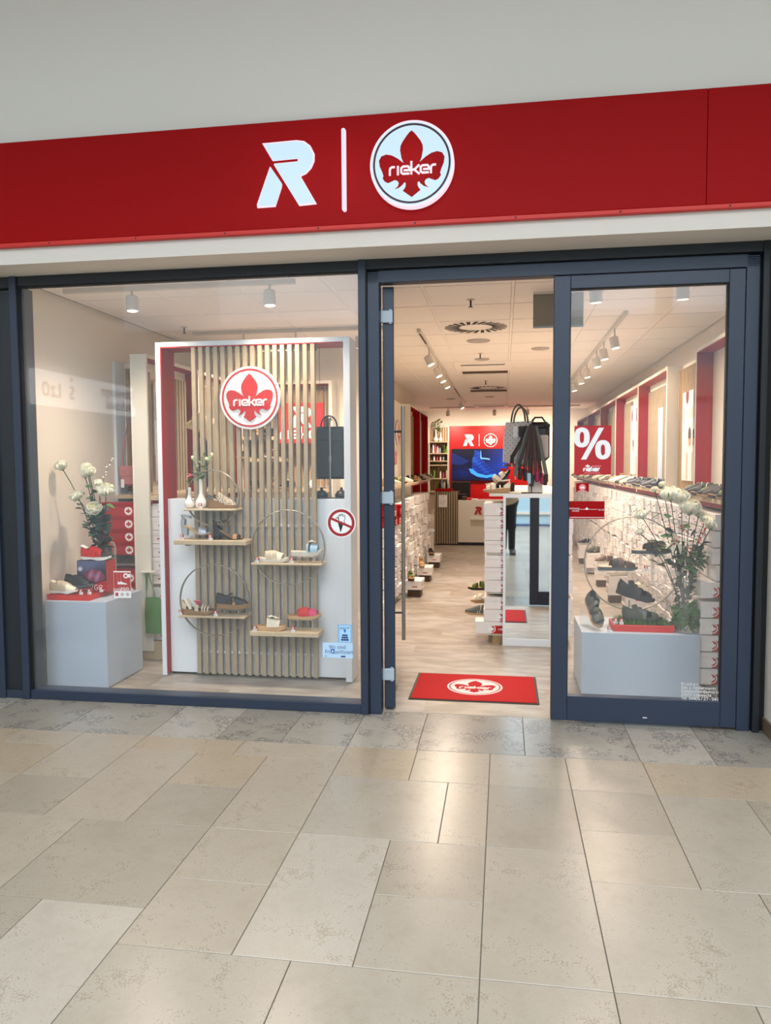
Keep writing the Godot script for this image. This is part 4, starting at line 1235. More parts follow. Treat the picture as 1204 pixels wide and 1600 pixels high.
func build_window_podium() -> void:
	var p := thing("display_podium", "large pale box podium at the wall end of the shop window", "podium", Vector3(-3.005, 0, -.53))
	part("box", bx(-.235, .235, .006, .622, -.265, .265, .002), M["podium_white"], p)
	part("plinth", bx(-.225, .225, 0, .006, -.255, .255), M["black"], p)
	var t := thing("display_tray", "flat red display tray on the window podium under three trainers", "tray", Vector3(-3.08, .622, -.47))
	part("board", bx(-.165, .165, 0, .038, -.17, .17, .002), M["tray_red"], t)
	part("lip", B.new().add(bx(-.165, .165, .038, .041, .155, .17)).add(bx(.15, .165, .038, .041, -.17, .155)), M["signal_red"], t)
	var bxo := thing("printed_display_box", "glossy dark shoe print display box with red side under the red trainer", "box", Vector3(-2.985, .663, -.53))
	part("box", bx(-.115, .115, 0, .226, -.07, .07, .002), M["leather_navy"], bxo)
	var pic := Image.create(128, 128, false, Image.FORMAT_RGB8)
	for y in 128:
		for x in 128:
			var u := x / 127.0
			var v := y / 127.0
			var c := Color(.10, .10, .17).lerp(Color(.36, .38, .52), clampf(1.2 - v * 2.2 + .3 * sin(u * 5), 0, 1))
			var dd := Vector2((u - .62) * .75 + (v - .45) * .5, (v - .5) * 1.3 - (u - .62) * .35).length()
			if dd < .3:
				c = Color(.48, .16, .28).lerp(Color(.66, .48, .58), clampf((.3 - dd) * 3 + .4 * sin(u * 22 + v * 9), 0, 1))
			if v > .70 + .08 * sin(u * 4):
				c = Color(.70, .05, .09)
			pic.set_pixel(x, y, c)
	var pm := mat("box_print", Color.WHITE, .3)
	pm.albedo_texture = ImageTexture.create_from_image(pic)
	var q := B.new()
	q.quad(Vector3(-.114, .002, .0706), Vector3(.114, .002, .0706), Vector3(.114, .225, .0706), Vector3(-.114, .225, .0706))
	part("print", q, pm, bxo)
	part("side_panel", bx(.115, .1155, .0, .226, -.07, .07), M["signal_red"], bxo)
	part("logo", B.new().ring(.013, .017, 0, .001, 20).extrude(scaled(fleur(), .013, .013), 0, .001, false), M["print_white"], bxo, T(-.088, .165, .0712))
	part("lettering", text("2GO.", .052, .001), M["print_white"], bxo, T(.045, .028, .0712))
	var card := thing("product_card", "upright red card with white trainer print beside the glossy box", "card", Vector3(-2.735, .623, -.44), .08)
	part("card", bx(-.064, .064, 0, .196, -.004, .0, .001), M["print_white"], card)
	part("red_print", bx(-.062, .062, .052, .188, 0, .0006), M["signal_red"], card)
	part("logo", B.new().ring(0, .019, .0006, .001, 20), M["print_white"], card, T(.028, .163, 0))
	part("logo_band", bx(.028, .06, .150, .176, .0006, .0009), M["print_white"], card)
	part("fleur", B.new().extrude(scaled(fleur(), .014, .014), .001, .0014, false), M["signal_red"], card, T(.028, .163, 0))
	part("trainer_print", B.new().extrude(poly([-.035, .1, -.033, .122, -.02, .116, -.008, .122, .01, .112, .034, .106, .037, .099]), .0006, .001, false), M["print_white"], card)
	part("leg_print", B.new().add(bx(-.037, -.035, .125, .18, .0006, .001)).add(bx(-.012, -.010, .125, .18, .0006, .001)), M["bloom_pink"], card)
	part("lettering", text("body", .024, .0006), M["print_white"], card, T(-.036, .064, .0008))
	part("lettering", text("2GO.", .032, .0006, "Droid Sans", true), M["print_white"], card, T(.022, .066, .0008))
	for i in 3:
		part("icon", B.new().ring(0, .013, 0, .0006, 16) if i else bx(-.011, .011, -.013, .013, 0, .0006), M["card_grey"] if i else M["signal_red"], card, T(-.042 + i * .04, .026, .0002))
	shoe(SPEC.redtrainer, "red sporty trainer sandal standing on the glossy printed box", T(-3.085, .889, -.50, -.06))
	shoe(SPEC.navytrainer, "navy sporty sandal before the glossy printed box", T(-3.16, .700, -.40, -.05))
	riser(Vector3(-3.05, .663, -.40), .15, .036, .09, "clear riser under the navy sporty sandal")
	shoe(SPEC.beigetrainer, "beige sporty trainer sandal at the wall end of the red tray", T(-3.245, .663, -.345, -.03))
	price_tag(Vector3(-2.985, .663, -.315), "price tag beside the beige trainer on the red tray")
	price_tag(Vector3(-2.935, .663, -.34), "white price tag lying between the trainers on the red tray")
	price_tag(Vector3(-2.90, .663, -.44), "price tag before the glossy printed box")
	glass_vase("clear glass vase with rounded shoulders behind the red trainer", Vector3(-2.99, .622, -.66), .17, .40)
	var g := "white roses in the window vase"
	var root := Vector3(-2.985, .68, -.63)
	var H := [["white rose leaning far out towards the wall, highest on its long stem", -3.20, 1.56, -.48, .042], ["half open white rose at the top of the window bouquet", -3.035, 1.555, -.52, .034], ["full white rose with deep cream heart at the top of the window bouquet", -2.985, 1.515, -.47, .043], ["large drooping white rose on the shop side of the window bouquet", -2.855, 1.375, -.46, .056], ["white rose halfway down towards the wall in the window bouquet", -3.08, 1.34, -.47, .044], ["lowest open white rose just above the vase neck in the window", -2.93, 1.25, -.44, .048], ["small cream rose in the middle of the window bouquet", -2.945, 1.44, -.52, .03], ["white rosebud behind the leaning rose in the window bouquet", -3.07, 1.50, -.56, .026]]
	for k in H.size():
		var h := Vector3(H[k][1], H[k][2], H[k][3])
		rose(H[k][0], root + Vector3((k % 3 - 1) * .008, 0, (k % 2) * .01), Vector3(-2.985 + (h.x + 2.985) * .25, 1.18, -.62), h, H[k][4] * 1.12, .2 + .22 * (k % 3), g, 7)
	single("leaf_bundle", "bundle of green leaves and stems filling the window vase neck", "foliage", leaves_mass(Vector3(-2.985, 1.06, -.61), Vector3(.05, .24, .04), 110, .065), M["leaf_dark"]).set_meta("kind", "stuff")
	var wisp := thing("blossom_twig", "thin twig with tiny white blossoms arching over the window bouquet", "twig", Vector3.ZERO)
	var pts := [Vector3(-2.985, .95, -.6), Vector3(-2.96, 1.3, -.56), Vector3(-2.90, 1.5, -.52), Vector3(-2.82, 1.64, -.5)]
	part("twig", B.new().tube(pts, .0016, 5), M["stem_brown"], wisp)
	for k in 7:
		part("blossom", B.new().ball(pts[2].lerp(pts[3], k / 6.0) + Vector3(rng.randf_range(-.012, .012), rng.randf_range(-.01, .01), .004), Vector3(.008, .008, .008), 8, 5), M["petal"], wisp)

func leaves_mass(c: Vector3, e: Vector3, n: int, l: float) -> B:
	var b := B.new()
	for k in n:
		var p := Vector3(rng.randf_range(-1, 1), rng.randf_range(-1, 1), rng.randf_range(-1, 1))
		if p.length() > 1:
			p = p.normalized() * rng.randf_range(.5, 1)
		var at := c + p * e
		b.add(leaf_shape(l * rng.randf_range(.6, 1.1), l * rng.randf_range(.25, .42), rng.randf_range(-.3, .1) * l).moved(orient(at, Vector3(p.x, rng.randf_range(-.5, .6), p.z + rng.randf_range(-.4, .8)), rng.randf_range(-1, 1))))
	return b

# ---------------------------------------------------------------- podium behind the door glass
func build_door_podium() -> void:
	var p := thing("display_podium", "low white box podium behind the closed door leaf", "podium", Vector3(.915, 0, -.86))
	part("box", bx(-.385, .385, .006, .435, -.28, .28, .002), M["podium_white"], p)
	part("plinth", bx(-.375, .375, 0, .006, -.27, .27), M["black"], p)
	var t := thing("grass_tray", "red display tray with artificial grass on the door podium", "tray", Vector3(.945, .435, -.745))
	part("board", bx(-.2, .2, 0, .045, -.115, .115, .002), M["tray_red"], t)
	part("soil", bx(-.185, .185, .045, .047, -.1, .1), M["leaf_dark"], t)
	var gb := B.new()
	for k in 900:
		var at := Vector3(rng.randf_range(-.175, .175), .046, rng.randf_range(-.095, .095))
		var d := Vector3(rng.randf_range(-.012, .012), rng.randf_range(.026, .05), rng.randf_range(-.012, .012))
		var w := Vector3(rng.randf_range(-1, 1), 0, rng.randf_range(-1, 1)).normalized() * .002
		gb.tri(at - w, at + w, at + d)
		gb.tri(at + w, at - w, at + d)
	part("grass", gb, M["grass"], t).set_meta("kind", "stuff")
	shoe(SPEC.trek, "olive trekking sandal standing on the artificial grass", T(.815, .49, -.72, -.04))
	var s2 := thing("shoe_stand", "thin metal rod holding the black trekking sandal above the olive one", "display stand", Vector3(.87, .48, -.80))
	part("rod", B.new().cyl(Vector3(0, 0, 0), Vector3(0, .15, .03), .004), M["steel"], s2)
	part("rest", B.new().box(Vector3(0, .152, .04), Vector3(.1, .004, .06), .001, Transform3D(Basis(Vector3.BACK, -.22), Vector3(.03, .008, 0))), M["acrylic"], s2)
	var up := Transform3D(Basis(Vector3.UP, -.06) * Basis(Vector3.BACK, -.26), Vector3(.77, .68, -.74))
	shoe(SPEC.trekblack, "black trekking sandal tilted toe down above the olive sandal", up)
	var fr := Transform3D(Basis(Vector3.UP, -PI / 2 + .35) * Basis(Vector3.BACK, -.75), Vector3(.585, .628, -.80))
	shoe(SPEC.trekgrey, "grey trekking sandal leaning toe down at the door podium corner", fr)
	single("acrylic_wedge", "clear wedge propping up the grey trekking sandal", "display stand", B.new().extrude(poly([-.1, 0, .1, 0, -.08, .16]), -.03, .03).moved(Transform3D(Basis(Vector3.UP, -PI / 2 + .35), Vector3(.60, .435, -.74))), M["acrylic"])
	price_tag(Vector3(.715, .435, -.60), "price tag before the grey trekking sandal")
	price_tag(Vector3(.80, .482, -.645), "price tag standing in the artificial grass")
	price_tag(Vector3(.765, .482, -.665), "white price tag at the corner of the grass tray")
	var h := hoop("hoop_shelf", "large metal hoop with clear shelf standing behind the closed door leaf", Vector3(.886, .888, -.76), .325, .842, .16, ["champagne_metal", "acrylic"])
	part("foot_rod", B.new().cyl(Vector3(0, -.325, 0), Vector3(0, -.453, 0), .006), M["steel"], h)
	part("foot_plate", bx(-.08, .08, -.453, -.447, -.06, .06), M["steel"], h)
	shoe(SPEC.cross, "brown crossed strap slide on the clear hoop shelf", T(.65, .843, -.74, .02))
	riser(Vector3(1.01, .843, -.80), .2, .11, .09, "clear riser lifting the second brown slide in the large hoop")
	shoe(SPEC.cross, "second brown crossed strap slide raised beside the roses", T(.885, .954, -.80, .02))
	price_tag(Vector3(.965, .843, -.70), "price tag on the clear hoop shelf")
	glass_vase("large clear glass vase with ivy inside on the door podium", Vector3(1.235, .435, -.70), .19, .39)
	single("ivy_bunch", "green ivy leaves bunched in the bottom of the large glass vase", "ivy", leaves_mass(Vector3(1.235, .54, -.70), Vector3(.083, .095, .083), 260, .055), M["leaf"]).set_meta("kind", "stuff")
	var g := "white roses in the door podium vase"
	var root := Vector3(1.23, .50, -.70)
	var H := [["largest round white rose at the top of the door bouquet", 1.12, 1.335, -.70, .062], ["frilled white rose beside the largest one in the door bouquet", 1.185, 1.325, -.68, .050], ["broad pale green white rose in the middle of the door bouquet", 1.235, 1.245, -.66, .062], ["white rose hanging alone in front of the hoop ring", .935, 1.21, -.68, .040], ["cream rose nearest the door stile in the door bouquet", 1.375, 1.14, -.68, .050], ["small cream rose above the grey box fronts in the door bouquet", 1.305, 1.22, -.72, .032], ["small white rose next to the cream rose at the door stile", 1.345, 1.18, -.72, .036], ["topmost closed rosebud of the door bouquet", 1.07, 1.425, -.72, .022], ["pale green rosebud beside the topmost one", 1.02, 1.39, -.72, .022], ["cluster bud of white rose before the hoop ring, above dark leaves", .925, 1.10, -.68, .026]]
	for k in H.size():
		var hd := Vector3(H[k][1], H[k][2], H[k][3])
		rose(H[k][0], root + Vector3((k % 3 - 1) * .01, 0, 0), Vector3(1.22 + (hd.x - 1.22) * .35, .95, -.74), hd, H[k][4] * 1.08, .2 + .22 * (k % 3), g, 5)
	var lily := thing("white_lily", "open white lily facing down the hoop side of the door bouquet", "lily", Vector3.ZERO)
	part("stem", B.new().tube([root, Vector3(1.2, .85, -.74), Vector3(1.165, 1.03, -.69)], .004, 6), M["stem_brown"], lily)
	for k in 6:
		part("petal", leaf_shape(.085, .019, -.035), M["petal"], lily, orient(Vector3(1.16, 1.05, -.685), Vector3(cos(k * TAU / 6 + .3) - .4, sin(k * TAU / 6 + .3) * .8, .35)))
	var tw := thing("berry_twig", "thin twigs with red and orange berries in the door bouquet", "twig", Vector3.ZERO)
	for k in 5:
		var e := Vector3(1.16 + k * .045, 1.06 + .08 * sin(k * 2.1), -.68)
		part("twig", B.new().tube([root, Vector3(1.23, .85, -.75), e], .0016, 5), M["stem"], tw)
		for j in 4:
			part("berry", B.new().ball(e + Vector3(rng.randf_range(-.025, .025), rng.randf_range(-.04, .03), 0), Vector3(.008, .008, .008), 8, 5), M[["leather_coral", "leather_red", "leather_tan", "bloom_pink"][(j + k) % 4]], tw)
	single("asparagus_fern", "feathery bright green foliage spreading from the vase neck", "foliage", leaves_mass(Vector3(1.27, .93, -.72), Vector3(.09, .075, .06), 130, .045), M["leaf_pale"]).set_meta("kind", "stuff")
	single("leaf_bundle", "dark stems and leaves bundled in the neck of the large vase", "foliage", leaves_mass(Vector3(1.235, .80, -.75), Vector3(.045, .2, .035), 90, .06), M["leaf_dark"]).set_meta("kind", "stuff")

# ---------------------------------------------------------------- shoe boxes
var box_src := {}
var box_count := 0
func shoe_box(kind: String, label: String, at: Transform3D, group: String) -> void:   # local: end facing -x at x 0, body towards +x, base y 0, long side facing +z
	box_count += 1
	if not box_src.has(kind):
		var red := kind == "red"
		var o := thing("shoe_box", label, "shoe box", Vector3.ZERO, 0, group)
		o.transform = at
		part("body", bx(.002, .326, 0, .082, -.096, .096, .001), M["signal_red"] if red else M["card_white"], o)
		var lid := part("lid", B.new().add(bx(-.001, .330, .103, .106, -.0995, .0995, .0005)).add(bx(-.001, .0015, .072, .104, -.0995, .0995)).add(bx(.3275, .330, .072, .104, -.0995, .0995)).add(bx(0, .33, .072, .104, -.0995, -.0975)).add(bx(0, .33, .072, .104, .0975, .0995)), M["deep_red"] if red else M["card_white"], o)
		match kind:
			"label":
				part("end_label", bx(.0008, .002, .014, .066, -.07, .055), M["print_white"], o)
				part("print", B.new().add(bx(.0002, .0008, .05, .06, -.02, .05)).add(bx(.0002, .0008, .02, .026, -.05, .0)).add(bx(.0002, .0008, .03, .044, -.06, -.035)), M["ink"], o)
				part("thumb_hole", bx(.0002, .002, .060, .071, .06, .085), M["card_grey"], o)
			"tab":
				part("end_label", bx(.0008, .002, .012, .05, -.05, .075), M["print_white"], o)
				part("print", B.new().add(bx(.0002, .0008, .03, .046, -.04, -.01)).add(bx(.0002, .0008, .018, .024, -.01, .06)), M["deep_red"], o)
				part("cut", bx(-.0015, .0, .074, .103, -.03, .03), M["card_grey"], lid)
			"wrap", "wrap_far":
				var w0 := .08 if kind == "wrap" else .142
				part("wrap_print", bx(w0, .3265, .0008, .0815, .0955, .0967), M["signal_red"], o)
				part("end_label", bx(.0008, .002, .014, .066, -.07, .055), M["print_white"], o)
				part("wrap_crest", B.new().ring(.028, .034, .0967, .0973, 24).extrude(scaled(fleur(), .027, .027), .0967, .0975, false), M["print_white"], o, T(w0 + .002, .042, 0))
				part("lettering", word(B.new(), .07, .0967, .0974), M["print_white"], o, T(w0 + .1, .05, 0))
			"letter":
				part("letter_print", letter_r(.062, .062, .096, .0968), M["signal_red"], o, T(.10, .040, 0))
				part("end_label", bx(.0008, .002, .014, .066, -.07, .055), M["print_white"], o)
			"red":
				part("crest_print", B.new().ring(0, .034, 0, .0007, 24), M["print_white"], o, Transform3D(Basis(Vector3.UP, -PI / 2), Vector3(.0018, .041, 0)))
				part("fleur", B.new().extrude(scaled(fleur(), .027, .027), .0007, .0013, false), M["signal_red"], o, Transform3D(Basis(Vector3.UP, -PI / 2), Vector3(.0018, .041, 0)))
				part("crest_print", B.new().ring(0, .034, .0962, .0968, 24), M["print_white"], o, T(.275, .041, 0))
				part("fleur", B.new().extrude(scaled(fleur(), .027, .027), .0968, .0975, false), M["signal_red"], o, T(.275, .041, 0))
			"dash":
				part("dash_print", B.new().add(bx(.0008, .002, .03, .042, -.015, .045)).add(bx(.10, .14, .034, .044, -.0967, .0967)), M["signal_red"], o)
		box_src[kind] = o
		return
	copy(box_src[kind], label, at, group)

# ---------------------------------------------------------------- wall bays
func bay(called: String, label: String, x: float, z0: float, z1: float, side: float, back: String, near_end := true, far_end := true) -> void:   # front edge at x, opening towards -side
	var o := thing(called, label, "wall bay", Vector3(x, 0, (z0 + z1) / 2))
	var h := absf(z1 - z0) / 2
	var d := .125 * side
	var low := 1.262 if x > 0 else .08
	var p := func(n_: String, m: Material, x0: float, x1: float, y0: float, y1: float, a: float, b: float) -> void:
		part(n_, bx(minf(x0, x1), maxf(x0, x1), y0, y1, a, b, .001), m, o)
	if near_end:
		p.call("side_panel", M["warm_laminate"], 0, d, low, 2.47, h - .026, h)
		p.call("red_lining", M["deep_red"], .003 * side, d, 1.345, 2.44, h - .03, h - .026)
	if far_end:
		p.call("side_panel", M["warm_laminate"], 0, d, low, 2.47, -h, -h + .026)
		p.call("red_lining", M["deep_red"], .003 * side, d, maxf(low, .1), 2.44, -h + .026, -h + .03)
	p.call("top_panel", M["warm_laminate"], 0, d, 2.44, 2.47, -h + .026, h - .026)
	p.call("red_lining", M["deep_red"], .003 * side, d, 2.434, 2.44, -h + .03, h - .03)
	p.call("back_panel", M["shop_wall"], d, d + .012 * side, maxf(low, .08), 2.47, -h, h)
	p.call("wood_shelf", M["oak_flat"], -.06 * side, d, 1.305, 1.34, -h + .026, h - .026)
	p.call("red_rail", M["deep_red"], 0, .02 * side, 1.262, 1.305, -h + .026, h - .026)
	if back != "plain":
		var n := int((h * 2 - .12) / .06)
		for k in n:
			var zz := -h + .06 + k * .06
			if back == "poster" and absf(zz) < .2:
				continue
			p.call("slat", M["oak_upright"], d - .022 * side, d, 1.36, 2.36, zz, zz + .034)
	if back == "mirror":
		p.call("display_strip", M["hinge_grey"], d - .028 * side, d - .022 * side, 1.42, 2.15, -.12, .12)
	if back == "poster":
		p.call("poster", M["poster_print"], d - .03 * side, d - .02 * side, 1.45, 2.3, -.2, .2)

func build_wall_units() -> void:
	var im := Image.create(64, 128, false, Image.FORMAT_RGB8)
	for y in 128:
		for x in 64:
			var u := x / 63.0
			var v := y / 127.0
			var c := Color(.93, .90, .88).lerp(Color(.86, .80, .78), v)
			if Vector2((u - .5) * 1.0, (v - .22) * 1.9).length() < .12:
				c = Color(.75, .55, .45)
			if Vector2((u - .52), (v - .17) * 1.6).length() < .13 and v < .2:
				c = Color(.2, .13, .1)
			if v > .3 and v < .9 and absf(u - .5) < .14 + .16 * v:
				c = Color(.95, .93, .92) if sin(u * 40 + v * 8) > -.5 else Color(.86, .82, .82)
			if v > .34 and v < .62 and absf(absf(u - .5) - .24) < .05:
				c = Color(.82, .58, .46)
			if Vector2(u - .78, (v - .76) * 1.5).length() < .14:
				c = Color(.42, .10, .20)
			im.set_pixel(x, y, c)
	mat("poster_print", Color.WHITE, .5).albedo_texture = ImageTexture.create_from_image(im)
	tri(M["poster_print"], M["poster_print"].albedo_texture, Vector3(2.5, 1.17, 2.5), false, Vector3(.5, -.3, .5))
	# bays along the right wall
	struct("wall_lining_right", bx(1.617, 1.88, 1.262, 2.47, -11.5, -.26), M["shop_wall"])
	struct("floor_plinth_right", bx(1.42, 1.78, 0, .09, -11.4, -.62), M["warm_laminate"])
	bay("wall_bay", "white framed red lined wall bay with plain back nearest the door glass", 1.48, -.28, -1.62, 1, "plain")
	bay("wall_bay", "white framed wall bay beyond the pale end panel with navy shoes on its shelf", 1.48, -2.665, -4.2, 1, "mirror")
	bay("wall_bay", "third white framed wall bay from the door, poster behind green shoes", 1.48, -4.2, -5.9, 1, "poster")
	bay("wall_bay", "fourth white framed wall bay from the door along the long shoe wall", 1.48, -5.9, -7.55, 1, "slats")
	bay("wall_bay", "fifth white framed wall bay from the door along the long shoe wall", 1.48, -7.55, -9.4, 1, "mirror")
	bay("wall_bay", "last white framed wall bay of the long shoe wall", 1.48, -9.4, -11.3, 1, "slats")
	var gap := thing("slat_wall_section", "open section of wooden slats between the first two wall bays", "wall panel", Vector3(1.6, 0, -2.14))
	for k in 17:
		part("slat", bx(-.022, .0, 1.345, 2.42, -.5 + k * .06, -.466 + k * .06), M["oak_deep"], gap)
	part("poster", bx(-.034, -.022, 1.43, 2.2, -.28, .1, .001), M["poster_print"], gap)
	part("wood_shelf", bx(-.18, 0, 1.305, 1.34, -.5, .5, .001), M["oak_flat"], gap)
	# boxes of that wall: columns 0.21 apart, rows 0.112 apart
	var g := "white shoe boxes stacked along the long shoe wall"
	var cols := 18
	for c in cols:
		var z := -.72 - c * .213
		for r in 10:
			var y := .092 + r * .1135 + (.02 if r >= 5 else 0.0)
			var kind: String = ["label", "tab", "label", "label", "tab"][(c * 3 + r * 7) % 5]
			var x := 1.385 + rng.randf_range(-.022, .018)
			if c == 0:
				kind = "wrap"
				if r < 6:
					x = 1.305
			var turn := rng.randf_range(-.03, .03)
			shoe_box(kind, "white shoe box, %s row up, %s column from the door on the shoe wall" % [ordinal(r), ordinal(c)], T(x, y, z, turn), g)
	# the farther boxes as one mass
	var mm := MultiMesh.new()
	mm.transform_format = MultiMesh.TRANSFORM_3D
	mm.mesh = B.new().add(bx(0, .33, 0, .082, -.096, .096)).add(bx(-.001, .331, .076, .106, -.1, .1)).mesh()
	var xf := []
	for c in range(cols, 48):
		for r in 10:
			xf.append(T(1.385 + rng.randf_range(-.02, .02), .092 + r * .1135 + (.02 if r >= 5 else 0.0), -.72 - c * .213, rng.randf_range(-.04, .04)))
	mm.instance_count = xf.size()
	for i in xf.size():
		mm.set_instance_transform(i, xf[i])
	var far := MultiMeshInstance3D.new()
	far.name = "far_shoe_boxes"
	far.multimesh = mm
	far.material_override = M["card_white"]
	add_child(far)
	tag(far, "distant white shoe boxes filling the deep end of the shoe wall", "shoe boxes", "")
	far.set_meta("kind", "stuff")
	# shoes on the long shelf
	var protos := [tinted(SPEC.wall_shoe, "leather_brown", "leather_dark", "sole_cork"), tinted(SPEC.wall_sandal, "leather_navy", "leather_green"), SPEC.wall_shoe, tinted(SPEC.wall_sandal, "leather_navy", "leather_dark", "sole_brown"), SPEC.wall_sandal, tinted(SPEC.wall_shoe, "leather_brown", "leather_navy"), tinted(SPEC.wall_sandal, "leather_navy", "leather_navy", "sole_slate"), tinted(SPEC.wall_shoe, "leather_brown", "leather_olive", "sole_dark"), tinted(SPEC.wall_shoe, "leather_brown", "leather_beige"), SPEC.wall_wedge, tinted(SPEC.wall_shoe, "leather_brown", "leather_cream")]
	var words := ["dark brown lace shoe", "green strapped sandal", "brown lace shoe", "dark brown strapped sandal", "navy strapped sandal", "navy lace shoe", "slate soled navy sandal", "olive lace shoe", "beige lace shoe", "tan wedge sandal", "cream lace shoe"]
	var made := {}
	var spot := func(k: int, label: String, at: Transform3D, grp: String) -> void:
		if made.has(k):
			copy(made[k], label, at, grp)
		else:
			made[k] = shoe(protos[k], label, at, grp)
	var n := 0
	for z in [-.40, -.52, -.64, -.76, -.88, -1.0, -1.12, -1.24, -1.36, -1.48]:
		spot.call([0, 1, 3, 0][n % 4], "%s on the first wall bay shelf, %s from the shop front" % [words[[0, 1, 3, 0][n % 4]], ordinal(n)], T(1.60 - rng.randf() * .015, 1.34, z, PI - .45 + rng.randf_range(-.2, .2)), "shoes on the first bay shelf")
		n += 1
	n = 0
	for k in 30:
		var z := -2.82 - k * .28
		if z < -11.2:
			break
		var which: int = [4, 5, 6, 4, 5, 7, 2, 7, 6, 8, 9, 10, 3, 8][k % 14] if z > -4.2 else [7, 8, 10, 9, 2, 4, 8][k % 7]
		for m in 2:
			spot.call(which, "%s on the long wall shelf, %s pair from the door, %s shoe" % [words[which], ordinal(k), "nearer" if m == 0 else "farther"], T(1.60, 1.34, z - m * .095, PI - .3 + rng.randf_range(-.25, .25)), "shoes on the long wall shelf")
	for k in 5:   # shoes put on top of low box stacks at the aisle
		spot.call([10, 8, 2, 7, 5][k], "%s standing on a low box stack in the aisle, %s from the door" % [words[[10, 8, 2, 7, 5][k]], ordinal(k)], T(1.42, .31, -3.1 - k * 1.15, PI + .2), "shoes on low aisle stacks")
		shoe_box("dash", "white shoe box lowest under a shoe in the aisle, %s such stack from the door" % ordinal(k), T(1.18, .09, -3.1 - k * 1.15), "boxes of the low aisle stacks")
		shoe_box("dash", "white shoe box directly under a shoe in the aisle, %s such stack from the door" % ordinal(k), T(1.185, .198, -3.1 - k * 1.15, .03), "boxes of the low aisle stacks")
		single("stack_foot", "dark foot board under the %s low box stack from the door" % ordinal(k), "plinth", bx(1.2, 1.42, 0, .088, -3.19 - k * 1.15, -3.01 - k * 1.15), M["sole_brown"])
	# window side wall: niche with red boxes, end panel, bay
	var nic := thing("wall_niche", "narrow niche of wood and white boards at the end wall behind the roses", "wall niche", Vector3(-3.11, 0, -1.55))
	part("back_panel", bx(-.175, .175, .08, 2.47, -.02, 0), M["shop_wall"], nic)
	part("side_panel", bx(-.175, -.15, .08, 2.47, 0, .16, .001), M["white_laminate"], nic)
	for k in 5:
		part("slat", bx(-.13 + k * .055, -.098 + k * .055, 1.36, 2.42, 0, .022), M["oak_deep"], nic)
	part("wood_shelf", bx(-.15, .17, 1.305, 1.34, 0, .2, .001), M["oak_flat"], nic)
	part("low_shelf", bx(-.15, .17, .06, .085, 0, .3, .001), M["warm_laminate"], nic)
	var reds := [.30, .41, .52, .63, .86, .966, 1.072, 1.178]
	for r in reds.size():
		shoe_box("red", "red shoe box with white crest, %s of the pile behind the window podium" % ordinal(r), T(-3.28, reds[r], -1.17), "red shoe boxes behind the window podium")
	part("mid_shelf", bx(-.15, .17, .745, .765, 0, .3, .001), M["warm_laminate"], nic)
	part("mid_shelf", bx(-.15, .17, .27, .295, 0, .3, .001), M["warm_laminate"], nic)
	var pb := thing("shoulder_bag", "dusty pink shoulder bag with long strap hanging before the niche slats", "bag", Vector3(-3.16, 1.42, -1.40))
	part("body", B.new().box(Vector3(0, .08, 0), Vector3(.15, .17, .05), .015), M["pink_leather"], pb)
	part("flap", B.new().box(Vector3(0, .12, .026), Vector3(.152, .09, .008), .003), M["pink_leather"], pb)
	part("strap", B.new().tube([Vector3(-.06, .16, 0), Vector3(-.03, .4, .0), Vector3(0, .56, -.01), Vector3(.03, .4, 0), Vector3(.06, .16, 0)], .007, 6), M["pink_leather"], pb)
	part("swing_tag", bx(-.06, -.03, -.02, .05, .03, .032), M["print_white"], pb)
	single("pendant_bag", "small plum bag hung beside the dusty pink one", "bag", B.new().ball(Vector3.ZERO, Vector3(.045, .05, .02)).tube([Vector3(-.03, .04, 0), Vector3(0, .14, 0), Vector3(.03, .04, 0)], .004, 5), M["plum"], "", T(-3.02, 1.66, -1.44))
	struct("wall_lining_left", bx(-3.285, -2.95, 0, 2.47, -3.3, -1.6), M["shop_wall"])
	bay("wall_bay", "wall bay behind the window podium, its pale end panel facing the glass", -2.805, -1.04, -2.1, -1, "poster")
	bay("wall_bay", "wall bay at the inner corner behind the window panel", -2.805, -2.1, -3.28, -1, "slats")
	for r in 10:
		for c in 1:
			shoe_box("dash", "white shoe box with red mark behind the pale end panel, %s from floor" % ordinal(r), Transform3D(Basis(Vector3.UP, PI), Vector3(-2.625 + rng.randf_range(-.008, .008), .16 + r * .109 + (.03 if r >= 4 else 0.0), -1.19 - c * .215)), "white boxes behind the pale end panel")
	single("floor_plinth", "pale wooden plinth board under the boxes behind the end panel", "plinth", bx(-2.93, -2.65, .0, .155, -3.2, -1.07, .003), M["oak_flat"])
	var gb := thing("tote_bag", "green leather tote bag hanging on the pale end panel beside the window podium", "bag", Vector3(-2.765, .245, -.985))
	part("body", B.new().grid([PackedVector3Array([Vector3(-.06, 0, .02), Vector3(.072, -.006, .02), Vector3(.072, 0, -.03), Vector3(-.06, .006, -.03)]), PackedVector3Array([Vector3(-.062, .15, .03), Vector3(.062, .15, .03), Vector3(.062, .15, -.035), Vector3(-.062, .15, -.035)]), PackedVector3Array([Vector3(-.062, .285, .012), Vector3(.056, .285, .012), Vector3(.056, .285, -.012), Vector3(-.062, .285, -.012)])], true), M["green_leather"], gb)
	part("handle", B.new().tube([Vector3(.03, .28, .012), Vector3(-.03, .48, .01), Vector3(-.035, .49, 0), Vector3(-.045, .48, 0), Vector3(-.055, .34, .0)], .007, 6, false, .4), M["green_leather"], gb)
	part("handle", B.new().tube([Vector3(-.05, .28, .012), Vector3(-.052, .44, .01), Vector3(-.06, .49, 0)], .007, 6, false, .4), M["green_leather"], gb)
	single("wall_hook", "small white hook rail carrying the green tote bag", "hook", B.new().add(bx(-.07, .05, -.004, .004, -.05, .02)), M["spot_white"], "", T(-2.80, .735, -.99))
